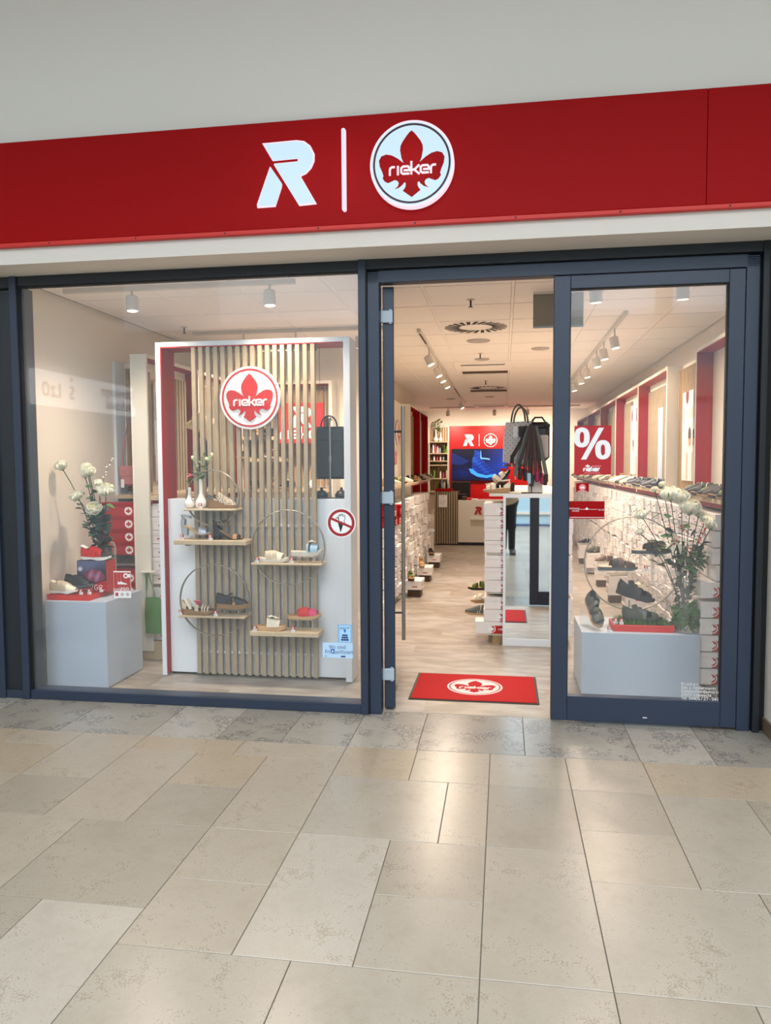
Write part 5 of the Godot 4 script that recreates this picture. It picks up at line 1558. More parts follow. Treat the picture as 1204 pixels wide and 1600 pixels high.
	# partition facing the window, seen between the slats
	var pt := thing("wall_bay", "white framed bay facing the window, seen between the slats, with red poster", "wall bay", Vector3(-2.15, 0, -3.28))
	part("frame_side", bx(.35, .385, .08, 2.46, 0, .2), M["warm_laminate"], pt)
	part("frame_side", bx(-.62, -.585, .08, 2.46, 0, .2), M["warm_laminate"], pt)
	part("frame_top", bx(-.585, .35, 2.43, 2.46, 0, .2), M["warm_laminate"], pt)
	part("red_lining", B.new().add(bx(-.585, -.578, .1, 2.43, 0, .195)).add(bx(-.578, .35, 2.424, 2.43, 0, .195)), M["deep_red"], pt)
	for k in 15:
		part("slat", bx(-.56 + k * .06, -.526 + k * .06, 1.36, 2.42, 0, .02), M["oak_deep"], pt)
	for y in [1.30, 1.62, 1.85]:
		part("wood_shelf", bx(-.585, .35 if y < 1.4 else -.12, y, y + .035, 0, .24, .001), M["oak_flat"], pt)
	var rp := thing("letter_poster", "red square sign with white letter and word, hanging behind the slats", "sign", Vector3(-2.08, 2.02, -3.02))
	part("board", bx(-.24, .24, -.21, .21, -.012, 0, .002), M["signal_red"], rp)
	part("letter", letter_r(.26, .22, 0, .003), M["print_white"], rp, T(0, .06, 0))
	part("lettering", word(B.new(), .42, 0, .003), M["print_white"], rp, T(0, -.055, 0))
	for s in [-1, 1]:
		part("cord", B.new().cyl(Vector3(.2 * s, .21, -.006), Vector3(.2 * s, CEIL - 2.02, -.006), .002, -1, 5), M["dark_metal"], rp)
	for k in 9:
		var lev: float = [1.335, 1.335, 1.335, 1.335, 1.655, 1.655, 1.655, 1.885, 1.885][k]
		var xx: float = [-2.6, -2.4, -2.2, -1.98, -2.65, -2.5, -2.35, -2.6, -2.42][k]
		var wh: int = [3, 9, 0, 10, 0, 3, 2, 9, 3][k]
		spot.call(wh, "%s on the bay shelves behind the slats, %s" % [words[wh], ["lowest shelf end", "lowest shelf second", "lowest shelf third", "lowest shelf fourth", "middle shelf end", "middle shelf second", "middle shelf third", "top shelf end", "top shelf second"][k]], T(xx, lev, -3.14, -PI / 2 + rng.randf_range(-.4, .4)), "shoes behind the slats")
	single("floor_plinth", "low white plinth under the boxes facing the window", "plinth", bx(-2.75, -1.76, 0, .1, -3.28, -2.93, .003), M["warm_laminate"])
	var coat := thing("hanging_jacket", "dark jacket with pale trim hanging behind the slats", "jacket", Vector3(-2.66, 1.38, -1.75))
	part("body", B.new().lathe([[.05, 0], [.085, .05], [.08, .25], [.07, .40], [.045, .46], [.012, .5], [0, .51]], 14).moved(Transform3D(Basis.from_scale(Vector3(1, 1, .5)), Vector3.ZERO)), M["leather_navy"], coat)
	part("trim", B.new().tube([Vector3(.02, .02, .045), Vector3(.03, .2, .043), Vector3(.015, .45, .03)], .008, 6), M["leather_silver"], coat)
	part("stand", B.new().cyl(Vector3(0, -1.38, 0), Vector3(0, .56, 0), .009), M["dark_metal"], coat)
	part("stand_foot", B.new().cyl(Vector3(0, -1.38, 0), Vector3(0, -1.365, 0), .14, -1, 20), M["dark_metal"], coat)
	single("straw_hat", "cream straw hat on top of the jacket stand", "hat", B.new().lathe([[0, .075], [.05, .07], [.07, .03], [.075, .0], [.13, -.01], [.13, -.014], [.07, -.005]], 20), M["straw"], "", Transform3D(Basis(Vector3.RIGHT, .5), Vector3(-2.66, 1.97, -1.75)))
	# aisle side beyond the open door: boxes, bay, crest
	struct("wall_lining_aisle", bx(-1.62, -1.47, 0, 2.47, -9.1, -3.3), M["shop_wall"])
	bay("wall_bay", "red lined wall bay beyond the open door leaf, its pale end panel facing the entrance", -1.345, -6.37, -7.7, -1, "slats")
	bay("wall_bay", "red lined wall bay nearest the cash desk on the open door side", -1.345, -7.7, -8.95, -1, "mirror")
	var sc := thing("round_crest_sign", "round crest sign on the aisle wall past the open door leaf", "sign", Vector3(-1.46, 2.03, -5.83), PI / 2)
	crest(sc, .17, .02, M["signal_red"], M["print_white"], Transform3D(), true)
	part("spacer", bx(-.02, .02, -.05, .05, -.01, 0), M["dark_metal"], sc)
	single("wood_ledge", "oak display ledge on the aisle wall past the open door leaf", "shelf", bx(-1.47, -1.22, 1.305, 1.34, -6.3, -3.4, .002), M["oak_flat"])
	for c in 6:
		for r in 9:
			var z := -3.62 - c * .235
			shoe_box("red" if r > 6 and c < 3 else ["label", "tab"][(c + r) % 2], "shoe box past the open door leaf, %s row up, %s column along the aisle" % [ordinal(r), ordinal(c)], Transform3D(Basis(Vector3.UP, PI + rng.randf_range(-.06, .06)), Vector3(-1.20 + rng.randf_range(-.03, .03), .09 + r * .115, z)), "boxes past the open door")
	var box_mesh := mm.mesh
	mm = MultiMesh.new()
	mm.transform_format = MultiMesh.TRANSFORM_3D
	mm.mesh = box_mesh
	xf = []
	for c in 12:
		for r in 9:
			xf.append(Transform3D(Basis(Vector3.UP, PI + rng.randf_range(-.05, .05)), Vector3(-1.19 + rng.randf_range(-.03, .03), .09 + r * .118, -5.04 - c * .22)))
	mm.instance_count = xf.size()
	for i in xf.size():
		mm.set_instance_transform(i, xf[i])
	far = MultiMeshInstance3D.new()
	far.name = "far_aisle_boxes"
	far.multimesh = mm
	far.material_override = M["card_white"]
	add_child(far)
	tag(far, "distant shoe boxes along the aisle wall past the open door", "shoe boxes", "")
	far.set_meta("kind", "stuff")
	single("floor_plinth", "pale plinth under the boxes past the open door", "plinth", bx(-1.47, -1.24, 0, .088, -8.9, -3.4, .003), M["warm_laminate"])
	for k in 9:
		var wh: int = [9, 8, 1, 10, 3, 9, 4, 8, 2][k]
		spot.call(wh, "%s on the aisle ledge past the open door, %s along" % [words[wh], ordinal(k)], T(-1.45, 1.34, -3.6 - k * .6, .2), "shoes on the aisle ledge")
	for k in 3:
		var wh: int = [1, 9, 3][k]
		spot.call(wh, "%s on a low box at the aisle edge, %s from the door" % [words[wh], ordinal(k)], T(-1.12, .2, [-4.45, -5.65, -7.05][k] + .02, -PI / 2 + .2), "shoes on single low boxes")
		shoe_box("dash", "single low shoe box at the aisle edge under a shoe, %s from the door" % ordinal(k), T(-1.055, .092, [-4.4, -5.6, -7.0][k] + .16, PI / 2), "single low boxes")
		single("box_foot", "small dark foot under the %s single low box" % ordinal(k), "plinth", bx(-1.13, -.98, 0, .09, [-4.4, -5.6, -7.0][k] - .13, [-4.4, -5.6, -7.0][k] + .13), M["sole_brown"])
	var pk := thing("shoulder_bag", "pale pink handbag hanging on the aisle wall below the round crest", "bag", Vector3(-1.40, 1.58, -5.0), PI / 2)
	part("body", B.new().box(Vector3(0, .1, 0), Vector3(.24, .2, .07), .025), M["pink_leather"], pk)
	part("handle", B.new().tube([Vector3(-.07, .19, 0), Vector3(-.05, .29, 0), Vector3(.05, .29, 0), Vector3(.07, .19, 0)], .007, 6), M["pink_leather"], pk)
	part("clasp", B.new().ring(.012, .018, .036, .04, 16), M["steel"], pk, T(0, .14, 0))

# ---------------------------------------------------------------- gondola with the mirror
func build_gondola() -> void:
	var o := thing("mirror_gondola", "white gondola end with tall mirror facing the entrance", "gondola", Vector3(.207, 0, -2.5))
	part("frame", B.new().add(bx(-.21, -.187, .0, 1.325, .52, .56, .001)).add(bx(.187, .21, .0, 1.325, .52, .56, .001)).add(bx(-.187, .187, 1.291, 1.325, .52, .56, .001)).add(bx(-.187, .187, .0, .062, .52, .56, .001)), M["white_laminate"], o)
	part("mirror", bx(-.187, .187, .062, 1.291, .53, .552), M["mirror_silver"], o)
	part("core", bx(-.03, .03, .02, 1.30, -2.2, .52), M["warm_laminate"], o)
	part("top_board", bx(-.33, .33, 1.302, 1.325, -2.2, .52, .002), M["warm_laminate"], o)
	for y in [.79, .445, .075]:
		part("shelf_board", bx(-.35, .35, y, y + .018, -2.2, .50, .001), M["warm_laminate"], o)
	part("plinth", bx(-.30, .30, 0, .075, -2.2, .49), M["oak_deep"], o)
	var g := "boxes in the mirror gondola"
	var ys := []
	for i in 3:
		ys.append(.095 + i * .1085)
	for i in 3:
		ys.append(.463 + i * .1085)
	for i in 4:
		ys.append(.81 + i * .1085)
	for k in ys.size():
		for c in 2:
			var lift := 0.0
			shoe_box("wrap_far", "red wrapped white box, open side of mirror gondola, %s row up, %s from mirror" % [ordinal(k), ordinal(c)], T(-.165 + rng.randf_range(-.008, .006) - (.075 if k == 0 and c == 0 else 0.0), ys[k] + lift, -2.075 - c * .21, rng.randf_range(-.015, .015)), g)
			shoe_box("letter", "letter marked white box, closed side of mirror gondola, %s row up, %s from mirror" % [ordinal(k), ordinal(c)], Transform3D(Basis(), Vector3(.265 + rng.randf_range(-.008, .008), ys[k], -2.075 - c * .21)), g)
	shoe(tinted(SPEC.wall_shoe, "leather_brown", "leather_grey", "sole_tan"), "grey shoe poking out of the gondola at ankle height", T(-.09, .205, -2.25, PI - .15))
	shoe(tinted(SPEC.wall_wedge, "leather_tan", "leather_cream"), "cream wedge sandal poking out of the gondola behind the grey shoe", T(-.07, .255, -2.6, PI))
	shoe(tinted(SPEC.wall_sandal, "leather_navy", "leather_green"), "dark green sandal sticking out of the gondola boxes", T(-.10, .33, -2.9, PI))
	# things on top
	var tote := thing("tote_bag", "big grey patterned tote bag with looped handles on the gondola", "bag", Vector3(.10, 1.60, -2.28), .05)
	part("body", B.new().grid([PackedVector3Array([Vector3(-.105, 0, .05), Vector3(.17, -.04, .05), Vector3(.17, -.04, -.05), Vector3(-.105, 0, -.05)]), PackedVector3Array([Vector3(-.10, .2, .055), Vector3(.17, .2, .055), Vector3(.17, .2, -.055), Vector3(-.10, .2, -.055)]), PackedVector3Array([Vector3(-.085, .355, .02), Vector3(.165, .37, .02), Vector3(.165, .37, -.02), Vector3(-.085, .355, -.02)])], true).moved(Transform3D()), M["patterned_cloth"], tote)
	part("base_panel", bx(-.10, .17, -.04, -.02, -.045, .045, .005), M["leather_grey"], tote)
	for s in [-1, 1]:
		var hp := []
		for i in 15:
			var a := PI * i / 14
			hp.append(Vector3(.03 - cos(a) * .062 + (.02 if s > 0 else 0.0), .35 + sin(a) * .165 - (.03 if s > 0 else 0.0) * sin(a), s * .022))
		part("handle", B.new().tube(hp, .012, 8, false, .7), M["leather_grey"], tote)
	part("swing_tag", bx(-.02, .02, .22, .32, .052, .054), M["print_white"], tote)
	part("front_pocket", B.new().box(Vector3(.09, .27, .05), Vector3(.12, .1, .02), .006), M["dark_metal"], tote)
	var pack := thing("backpack", "grey black backpack with dangling straps beside the patterned tote", "bag", Vector3(.315, 1.62, -2.20), -.15)
	part("body", B.new().box(Vector3(0, .16, 0), Vector3(.17, .34, .10), .03), M["dark_metal"], pack)
	part("pocket", B.new().box(Vector3(.01, .115, .055), Vector3(.14, .20, .03), .012), M["card_grey"], pack)
	part("flap", B.new().box(Vector3(0, .30, .012), Vector3(.175, .06, .11), .02), M["black"], pack)
	part("strap", B.new().tube([Vector3(-.06, .34, .05), Vector3(-.04, .37, .03), Vector3(.02, .37, .02), Vector3(.05, .33, .04)], .009, 6), M["black"], pack)
	var st := thing("strap_stand", "upright stand with hanging dark bag straps on the gondola", "stand", Vector3(.245, 1.325, -2.10))
	part("pole", B.new().cyl(Vector3(0, 0, -.03), Vector3(0, .60, -.03), .008), M["dark_metal"], st)
	part("foot", bx(-.09, .09, 0, .008, -.1, .04, .002), M["dark_metal"], st)
	part("cross_bar", B.new().cyl(Vector3(-.12, .58, -.03), Vector3(.12, .58, -.03), .006), M["dark_metal"], st)
	var ends := [[-.17, .26, "black"], [-.11, .20, "black_leather"], [-.06, .17, "plum"], [-.02, .13, "black"], [.03, .12, "plum"], [.07, .14, "black"], [.12, .10, "leather_grey"], [-.14, .15, "leather_grey"]]
	for k in ends.size():
		var e: Array = ends[k]
		var s := thing("bag_strap", "hanging woven bag strap on the gondola, %s from the open door side" % ordinal(k), "strap", Vector3(.245, 1.325, -2.10), 0, "straps on the gondola stand")
		var x0: float = e[0] * .25
		part("webbing", B.new().tube([Vector3(x0, .585, -.01), Vector3(lerpf(x0, e[0], .4), .45, .03), Vector3(e[0], e[1] + .06, .045), Vector3(e[0] * 1.02, e[1], .04)], .006, 6, false, 3.2), M[e[2]], s)
		part("clasp", B.new().cyl(Vector3(e[0] * 1.02, e[1] + .005, .04), Vector3(e[0] * 1.02, e[1] - .03, .04), .007), M["champagne_metal"], s)
	var cases := [[-.10, .11, "black"], [-.06, .10, "black"], [-.025, .07, "leather_sky"], [.0, .05, "leather_navy"], [.045, .09, "magenta"], [.085, .07, "magenta"], [.115, .06, "black"], [.07, .12, "plum"]]
	for k in cases.size():
		var e: Array = cases[k]
		single("small_purse", "small purse hanging under the straps on the gondola, %s from the open door side" % ordinal(k), "purse", B.new().box(Vector3(0, 0, 0), Vector3(.036, .10, .022), .008, Transform3D(Basis(Vector3.BACK, .12 * (k % 3 - 1)), Vector3.ZERO)), M[e[2]], "purses on the gondola stand", T(.245 + e[0], 1.385 + e[1], -2.055))
	shoe(tinted(SPEC.wall_wedge, "leather_tan", "leather_cream"), "cream sandal with pearls lying on the corner of the gondola boxes", T(.06, 1.327, -2.14, PI + .1))
	shoe(tinted(SPEC.wall_sandal, "leather_navy", "leather_cream"), "cream sandal leaning behind the pearls on the gondola", Transform3D(Basis(Vector3.UP, .15) * Basis(Vector3.BACK, .8), Vector3(-.10, 1.335, -2.25)))
	shoe(tinted(SPEC.wall_sandal, "leather_navy", "leather_black"), "black bow sandal on the gondola top before the screen", T(.10, 1.327, -2.38, PI - .2))
	var rb := thing("display_block", "grey display board leaning on the gondola under the purses", "display block", Vector3(.28, 1.325, -2.12), -.1)
	part("board", bx(-.07, .06, 0, .17, -.012, .0, .002), M["card_edge"], rb)
	part("prop", bx(-.02, .02, 0, .1, -.06, -.012), M["card_edge"], rb)
	single("folded_card", "pale folded card lying flat on the gondola top", "card", B.new().box(Vector3.ZERO, Vector3(.16, .003, .1), 0, Transform3D(Basis(Vector3.BACK, .15), Vector3.ZERO)), M["card_white"], "", T(.12, 1.345, -2.06))
	var cone := thing("sale_cone", "small red sale card standing on the gondola", "card", Vector3(.0, 1.325, -2.55))
	part("card", bx(-.03, .03, .1, .22, -.004, .004, .001), M["signal_red"], cone)
	part("foot", bx(-.004, .004, 0, .1, -.003, .003), M["steel"], cone)
	part("print", bx(-.02, .02, .17, .185, .004, .0045), M["print_white"], cone)

# ---------------------------------------------------------------- back of the shop
func build_back() -> void:
	var d := thing("cash_desk", "cash desk with upright oak slats and a white front at the rear", "desk", Vector3(-.4, 0, -10.45))
	part("slat_block", bx(-.945, -.48, .03, 1.055, -.3, .22), M["sole_brown"], d)
	for k in 10:
		part("slat", bx(-.942 + k * .0465, -.912 + k * .0465, .03, 1.055, .22, .245), M["oak_upright"], d)
	part("white_block", bx(-.48, 1.2, .06, .885, -.3, .245, .003), M["warm_laminate"], d)
	part("drawer_lip", bx(-.24, 1.0, .50, .535, .245, .28, .002), M["warm_laminate"], d)
	part("plinth", bx(-.9, 1.15, 0, .05, -.25, .2), M["dark_metal"], d)
	part("letter", letter_r(.16, .15, 0, .008), M["signal_red"], d, T(-.085, .685, .245))
	single("paper_notice", "white paper notice taped to the oak slats of the cash desk", "notice", B.new().add(bx(-.085, .085, -.13, .11, 0, .002)), M["print_white"], "", T(-1.175, .88, -10.203))
	single("notice_print", "grey lines of print on the cash desk notice", "print", B.new().add(bx(-.03, .03, .07, .078, 0, .001)).add(bx(-.06, .06, .0, .006, 0, .001)).add(bx(-.06, .06, -.03, -.024, 0, .001)).add(bx(-.06, .03, -.06, -.054, 0, .001)), M["card_grey"], "", T(-1.175, .88, -10.201))
	single("counter_tray", "dark red tray on the oak end of the cash desk", "tray", bx(-1.33, -1.0, 1.055, 1.115, -10.5, -10.28, .003), M["deep_red"])
	for k in 7:
		single("care_bottle", "care product bottle in the dark red desk tray, %s in its row" % ordinal(k), "bottle", B.new().lathe([[0, 0], [.02, 0], [.021, .08], [.009, .1], [.009, .13 + .02 * (k % 3)], [0, .13 + .02 * (k % 3)]], 10), M[["leather_green", "black", "leather_sky", "leather_cream", "black", "card_grey", "leather_brown"][k]], "bottles in the desk tray", T(-1.30 + k * .046, 1.115, -10.4))
	for k in 4:
		single("desk_clutter", ["dark till on the cash desk", "red folded cloth on the cash desk", "brown box on the cash desk", "white slip stack on the cash desk"][k], ["till", "cloth", "box", "papers"][k], B.new().box(Vector3(0, [.06, .025, .04, .015][k], 0), Vector3([.16, .18, .09, .12][k], [.12, .05, .08, .03][k], .12), .012), M[["black", "leather_red", "leather_brown", "print_white"][k]], "", T([-.80, -.66, -.76, -.56][k], .885, [-10.4, -10.35, -10.28, -10.3][k]))
	var p := thing("red_back_panel", "bright red logo panel on the rear wall above the screen", "sign", Vector3(-.5, 0, -13.0))
	part("panel", bx(-.75, 1.3, .6, 2.475, -.04, 0, .002), M["signal_red"], p)
	part("letter", letter_r(.27, .27, 0, .02), M["print_white"], p, T(-.30, 2.145, 0))
	part("bar", bx(-.066, -.054, 2.0, 2.29, 0, .02), M["print_white"], p)
	part("crest_ring", B.new().ring(.142, .155, 0, .015, 40), M["print_white"], p, T(.20, 2.14, 0))
	part("fleur", B.new().extrude(scaled(fleur(), .148, .148), 0, .015, false), M["print_white"], p, T(.20, 2.14, 0))
	part("lettering", word(B.new(), .15, .015, .018), M["signal_red"], p, T(.20, 2.14, 0))
	part("side_strip", bx(-.765, -.75, .78, 2.475, -.04, .01), M["print_white"], p)
	var s := 320
	var im := Image.create(s, 192, false, Image.FORMAT_RGB8)
	var shoe_p := poly([.36, .62, .36, .34, .40, .16, .40, .04, .52, .04, .53, .26, .60, .44, .70, .60, .78, .70, .78, .78, .62, .80, .46, .74])
	var sole_p := poly([.30, .62, .36, .62, .46, .76, .62, .83, .79, .78, .79, .86, .62, .92, .46, .88, .34, .76])
	for y in 192:
		for x in s:
			var v := Vector2(x / float(s), y / 192.0)
			var c := Color(.01, .04, .16).lerp(Color(.03, .22, .62), clampf((v.x - .45) * 1.7 + .25 - absf(v.y - .55) * .6, 0, 1))
			c = c.lerp(Color(.02, .16, .5), clampf(.6 - v.distance_to(Vector2(.2, .75)) * 2.2, 0, 1))
			if v.distance_to(Vector2(.12, .3)) < .2 and v.y > .18 + (v.x - .1) * .9:
				c = c.lerp(Color(.1, .25, .6), .5)
			if Geometry2D.is_point_in_polygon(v, shoe_p):
				c = Color(.03, .16, .5).lerp(Color(.2, .5, .9), clampf(.35 + .65 * sin(v.x * 31 + v.y * 19) * sin(v.y * 37), 0, 1) * .45 + .25 * clampf(1 - v.distance_to(Vector2(.42, .3)) * 4, 0, 1))
				if absf(v.x - .525) < .012 and v.y < .3:
					c = Color(.6, .9, 1)
			if Geometry2D.is_point_in_polygon(v, sole_p):
				c = Color(.25, .6, .95)
			if absf(v.y - .33 - .04 * sin(v.x * 9)) < .018 and v.x > .53 and v.x < .68:
				c = Color(.55, .85, 1)
			im.set_pixel(x, y, c)
	var sm := glow("screen_glow", Color(.02, .02, .02), Color.WHITE, 1.5)
	sm.emission = Color.BLACK
	sm.emission_texture = ImageTexture.create_from_image(im)
	var tv := thing("wall_screen", "wide wall screen showing a blue lit ankle shoe, on the red panel", "screen", Vector3(-.545, 1.578, -12.99))
	part("bezel", bx(-.645, .645, -.37, .37, 0, .05, .004), M["black"], tv)
	var q := B.new()
	q.quad(Vector3(-.635, -.36, .0505), Vector3(.635, -.36, .0505), Vector3(.635, .36, .0505), Vector3(-.635, .36, .0505))
	part("display", q, sm, tv)
	var l := AreaLight3D.new()
	l.name = "screen_light"
	l.area_size = Vector2(1.2, .68)
	l.light_color = Color(.2, .45, 1)
	l.light_energy = .05
	l.shadow_enabled = true
	l.position = Vector3(-.545, 1.578, -12.9)
	l.rotation_degrees.y = 180
	add_child(l)
	var pr := thing("till_monitor", "black monitor back on the shelf under the wall screen", "monitor", Vector3(-.96, .80, -12.6))
	part("screen_back", bx(-.22, .22, .03, .40, -.03, .02, .01), M["black"], pr)
	part("foot", bx(-.1, .1, 0, .03, -.08, .08, .004), M["black"], pr)
	single("rear_worktop", "low rear worktop under the wall screen carrying the monitor", "worktop", B.new().add(bx(-1.25, .75, .76, .80, -12.95, -12.3)).add(bx(-1.2, .7, 0, .76, -12.95, -12.4)), M["deep_red"])
	var u := thing("care_shelf", "tall oak shelf of care products between wall and red panel", "shelf", Vector3(-1.475, 0, -12.95))
	part("side_panel", bx(-.235, -.215, .9, 2.12, -.09, .16, .001), M["warm_laminate"], u)
	part("side_panel", bx(.2, .22, .9, 2.12, -.09, .16, .001), M["warm_laminate"], u)
	for k in 8:
		part("slat", bx(-.21 + k * .052, -.178 + k * .052, .9, 2.45, -.09, -.07), M["oak_deep"], u)
	for y in [2.095, 1.83, 1.655, 1.56, 1.25, .95]:
		part("wood_shelf", bx(-.215, .2, y, y + .025, -.07, .16, .001), M["oak_flat"], u)
	var n := 0
	for row in [[1.855, 8], [1.68, 6], [1.275, 6]]:
		for k in row[1]:
			var hh: float = .13 + .03 * ((k * 3) % 4)
			hh = minf(hh, .13) if row[0] == 1.68 else hh
			single("care_bottle", "care product bottle, %s along the %s row of the tall oak shelf" % [ordinal(k), "upper" if row[0] > 1.8 else "middle" if row[0] > 1.5 else "lower"], "bottle", B.new().lathe([[0, 0], [.019, 0], [.02, hh * .7], [.01, hh * .8], [.01, hh], [0, hh]], 10), M[["leather_brown", "leather_cream", "leather_green", "print_white", "leather_sky", "grass", "leather_pink", "black"][(n * 3) % 8]], "bottles on the tall oak shelf", T(-1.66 + k * (.36 / (row[1] - 1)), row[0], -12.88))
			n += 1
	vase_bottle(Vector3(-1.55, 2.12, -12.9), 1.5, "taller white bottle vase on the tall oak shelf", 1.2)
	vase_bottle(Vector3(-1.44, 2.12, -12.9), 1.3, "shorter white bottle vase on the tall oak shelf", .6)
	single("dried_bouquet", "dark leafy spray with a red bloom in the vases on the tall oak shelf", "flowers", leaves_mass(Vector3(-1.52, 2.5, -12.88), Vector3(.11, .13, .05), 26, .07).tube([Vector3(-1.55, 2.3, -12.9), Vector3(-1.53, 2.42, -12.88), Vector3(-1.5, 2.58, -12.88)], .004, 5).tube([Vector3(-1.44, 2.27, -12.9), Vector3(-1.42, 2.38, -12.88), Vector3(-1.36, 2.5, -12.88)], .004, 5), M["leaf"])
	var bin := thing("waste_bin", "cream waste bin with round opening standing before the cash desk", "bin", Vector3(-1.30, 0, -8.35))
	part("body", bx(-.105, .105, 0, .40, -.12, .15, .01), M["warm_laminate"], bin)
	part("lid", bx(-.118, .118, .40, .47, -.13, .16, .02), M["white_laminate"], bin)
	part("opening", bx(-.06, .06, .36, .385, .15, .154), M["card_grey"], bin)
	var st := thing("step_stool", "red folding step stool before the oak cash desk end", "stool", Vector3(-1.55, 0, -9.6))
	for x in [-.12, .12]:
		part("leg", B.new().tube([Vector3(x, 0, .14), Vector3(x, .8, 0), Vector3(x, .82, -.03), Vector3(x, 0, -.2)], .014, 6), M["deep_red"], st)
	for y in [.25, .5, .72]:
		part("step", bx(-.12, .12, y, y + .02, -.08, .12), M["deep_red"], st)
	var ft := thing("bracket_rail", "white rail with curved brackets on the aisle wall near the cash desk", "rail", Vector3(-1.5, 1.2, -8.99))
	part("post", bx(-.02, .02, -.3, .9, 0, .03), M["print_white"], ft)
	for y in [-.1, .2, .45]:
		part("bracket", B.new().extrude(poly([0, 0, .12, .1, .14, .16, .02, .12]), .0, .04), M["print_white"], ft, T(0.02, y, 0))

# ---------------------------------------------------------------- person seen in the mirror
func smin(a: float, b: float, k: float) -> float:
	var h := maxf(k - absf(a - b), 0.0) / k
	return minf(a, b) - h * h * k * .25

func nets(bones: Array, cell: float, k: float, b: B) -> void:   # bones: [a, b, ra, rb]; surface nets of smoothly joined capsules
	var lo := Vector3(1e9, 1e9, 1e9)
	var hi := -lo
	for q in bones:
		var r: float = maxf(q[2], q[3]) + cell * 2
		for p: Vector3 in [q[0], q[1]]:
			lo = lo.min(p - Vector3(r, r, r))
			hi = hi.max(p + Vector3(r, r, r))
	var n := Vector3i(((hi - lo) / cell).ceil()) + Vector3i.ONE
	var f := PackedFloat32Array()
	f.resize(n.x * n.y * n.z)
	f.fill(1.0)
	for q in bones:
		var A: Vector3 = q[0]
		var D: Vector3 = q[1] - q[0]
		var L := maxf(D.length_squared(), 1e-9)
		var r: float = maxf(q[2], q[3]) + k + cell * 2
		var a := Vector3i((((q[0] as Vector3).min(q[1]) - Vector3(r, r, r) - lo) / cell).floor()).clamp(Vector3i.ZERO, n - Vector3i.ONE)
		var c := Vector3i((((q[0] as Vector3).max(q[1]) + Vector3(r, r, r) - lo) / cell).ceil()).clamp(Vector3i.ZERO, n - Vector3i.ONE)
		for z in range(a.z, c.z + 1):
			for y in range(a.y, c.y + 1):
				for x in range(a.x, c.x + 1):
					var p := lo + Vector3(x, y, z) * cell - A
					var t := clampf(p.dot(D) / L, 0, 1)
					var dd := (p - D * t).length() - lerpf(q[2], q[3], t)
					var at := (z * n.y + y) * n.x + x
					f[at] = smin(f[at], dd, k)
	var vid := {}
	var pos := PackedVector3Array()
	for z in n.z - 1:
		for y in n.y - 1:
			for x in n.x - 1:
				var base := (z * n.y + y) * n.x + x
				var sgn := 0
				var val := []
				for i in 8:
					var w := f[base + (i & 1) + ((i >> 1) & 1) * n.x + ((i >> 2) & 1) * n.x * n.y]
					val.append(w)
					if w < 0:
						sgn += 1
				if sgn == 0 or sgn == 8:
					continue
				var s := Vector3.ZERO
				var m := 0
				for i in 8:
					for ax in 3:
						if i & (1 << ax):
							continue
						var j: int = i | (1 << ax)
						if (val[i] < 0) != (val[j] < 0):
							var t: float = val[i] / (val[i] - val[j])
							var pa := Vector3(i & 1, (i >> 1) & 1, (i >> 2) & 1)
							var pb := Vector3(j & 1, (j >> 1) & 1, (j >> 2) & 1)
							s += pa.lerp(pb, t)
							m += 1
				vid[base] = pos.size()
				pos.append(lo + (Vector3(x, y, z) + s / m) * cell)
	var grad := func(p: Vector3) -> Vector3:
		var g := (p - lo) / cell
		var i := Vector3i(g.floor()).clamp(Vector3i.ONE, n - Vector3i(3, 3, 3))
		var at := (i.z * n.y + i.y) * n.x + i.x
		return Vector3(f[at + 1] - f[at - 1] + f[at + 2] - f[at], f[at + n.x] - f[at - n.x] + f[at + 2 * n.x] - f[at], f[at + n.x * n.y] - f[at - n.x * n.y] + f[at + 2 * n.x * n.y] - f[at]).normalized()
	var nrm := PackedVector3Array()
	for p in pos:
		nrm.append(grad.call(p))
	var step := [1, n.x, n.x * n.y]
	for base in vid:
		var x: int = base % n.x
		var y: int = (base / n.x) % n.y
		var z: int = base / (n.x * n.y)
		var co := [x, y, z]
		for ax in 3:
			var u := (ax + 1) % 3
			var w := (ax + 2) % 3
			if co[u] == 0 or co[w] == 0:
				continue
			var f0 := f[base]
			var f1 := f[base + step[ax]]
			if (f0 < 0) == (f1 < 0):
				continue
			var i0: int = vid.get(base, -1)
			var i1: int = vid.get(base - step[u], -1)
			var i2: int = vid.get(base - step[u] - step[w], -1)
			var i3: int = vid.get(base - step[w], -1)
			if i1 < 0 or i2 < 0 or i3 < 0:
				continue
			var ids := [i0, i1, i2, i3] if f0 < 0 else [i3, i2, i1, i0]
			b.tri(pos[ids[0]], pos[ids[1]], pos[ids[2]], nrm[ids[0]], nrm[ids[1]], nrm[ids[2]])
			b.tri(pos[ids[0]], pos[ids[2]], pos[ids[3]], nrm[ids[0]], nrm[ids[2]], nrm[ids[3]])

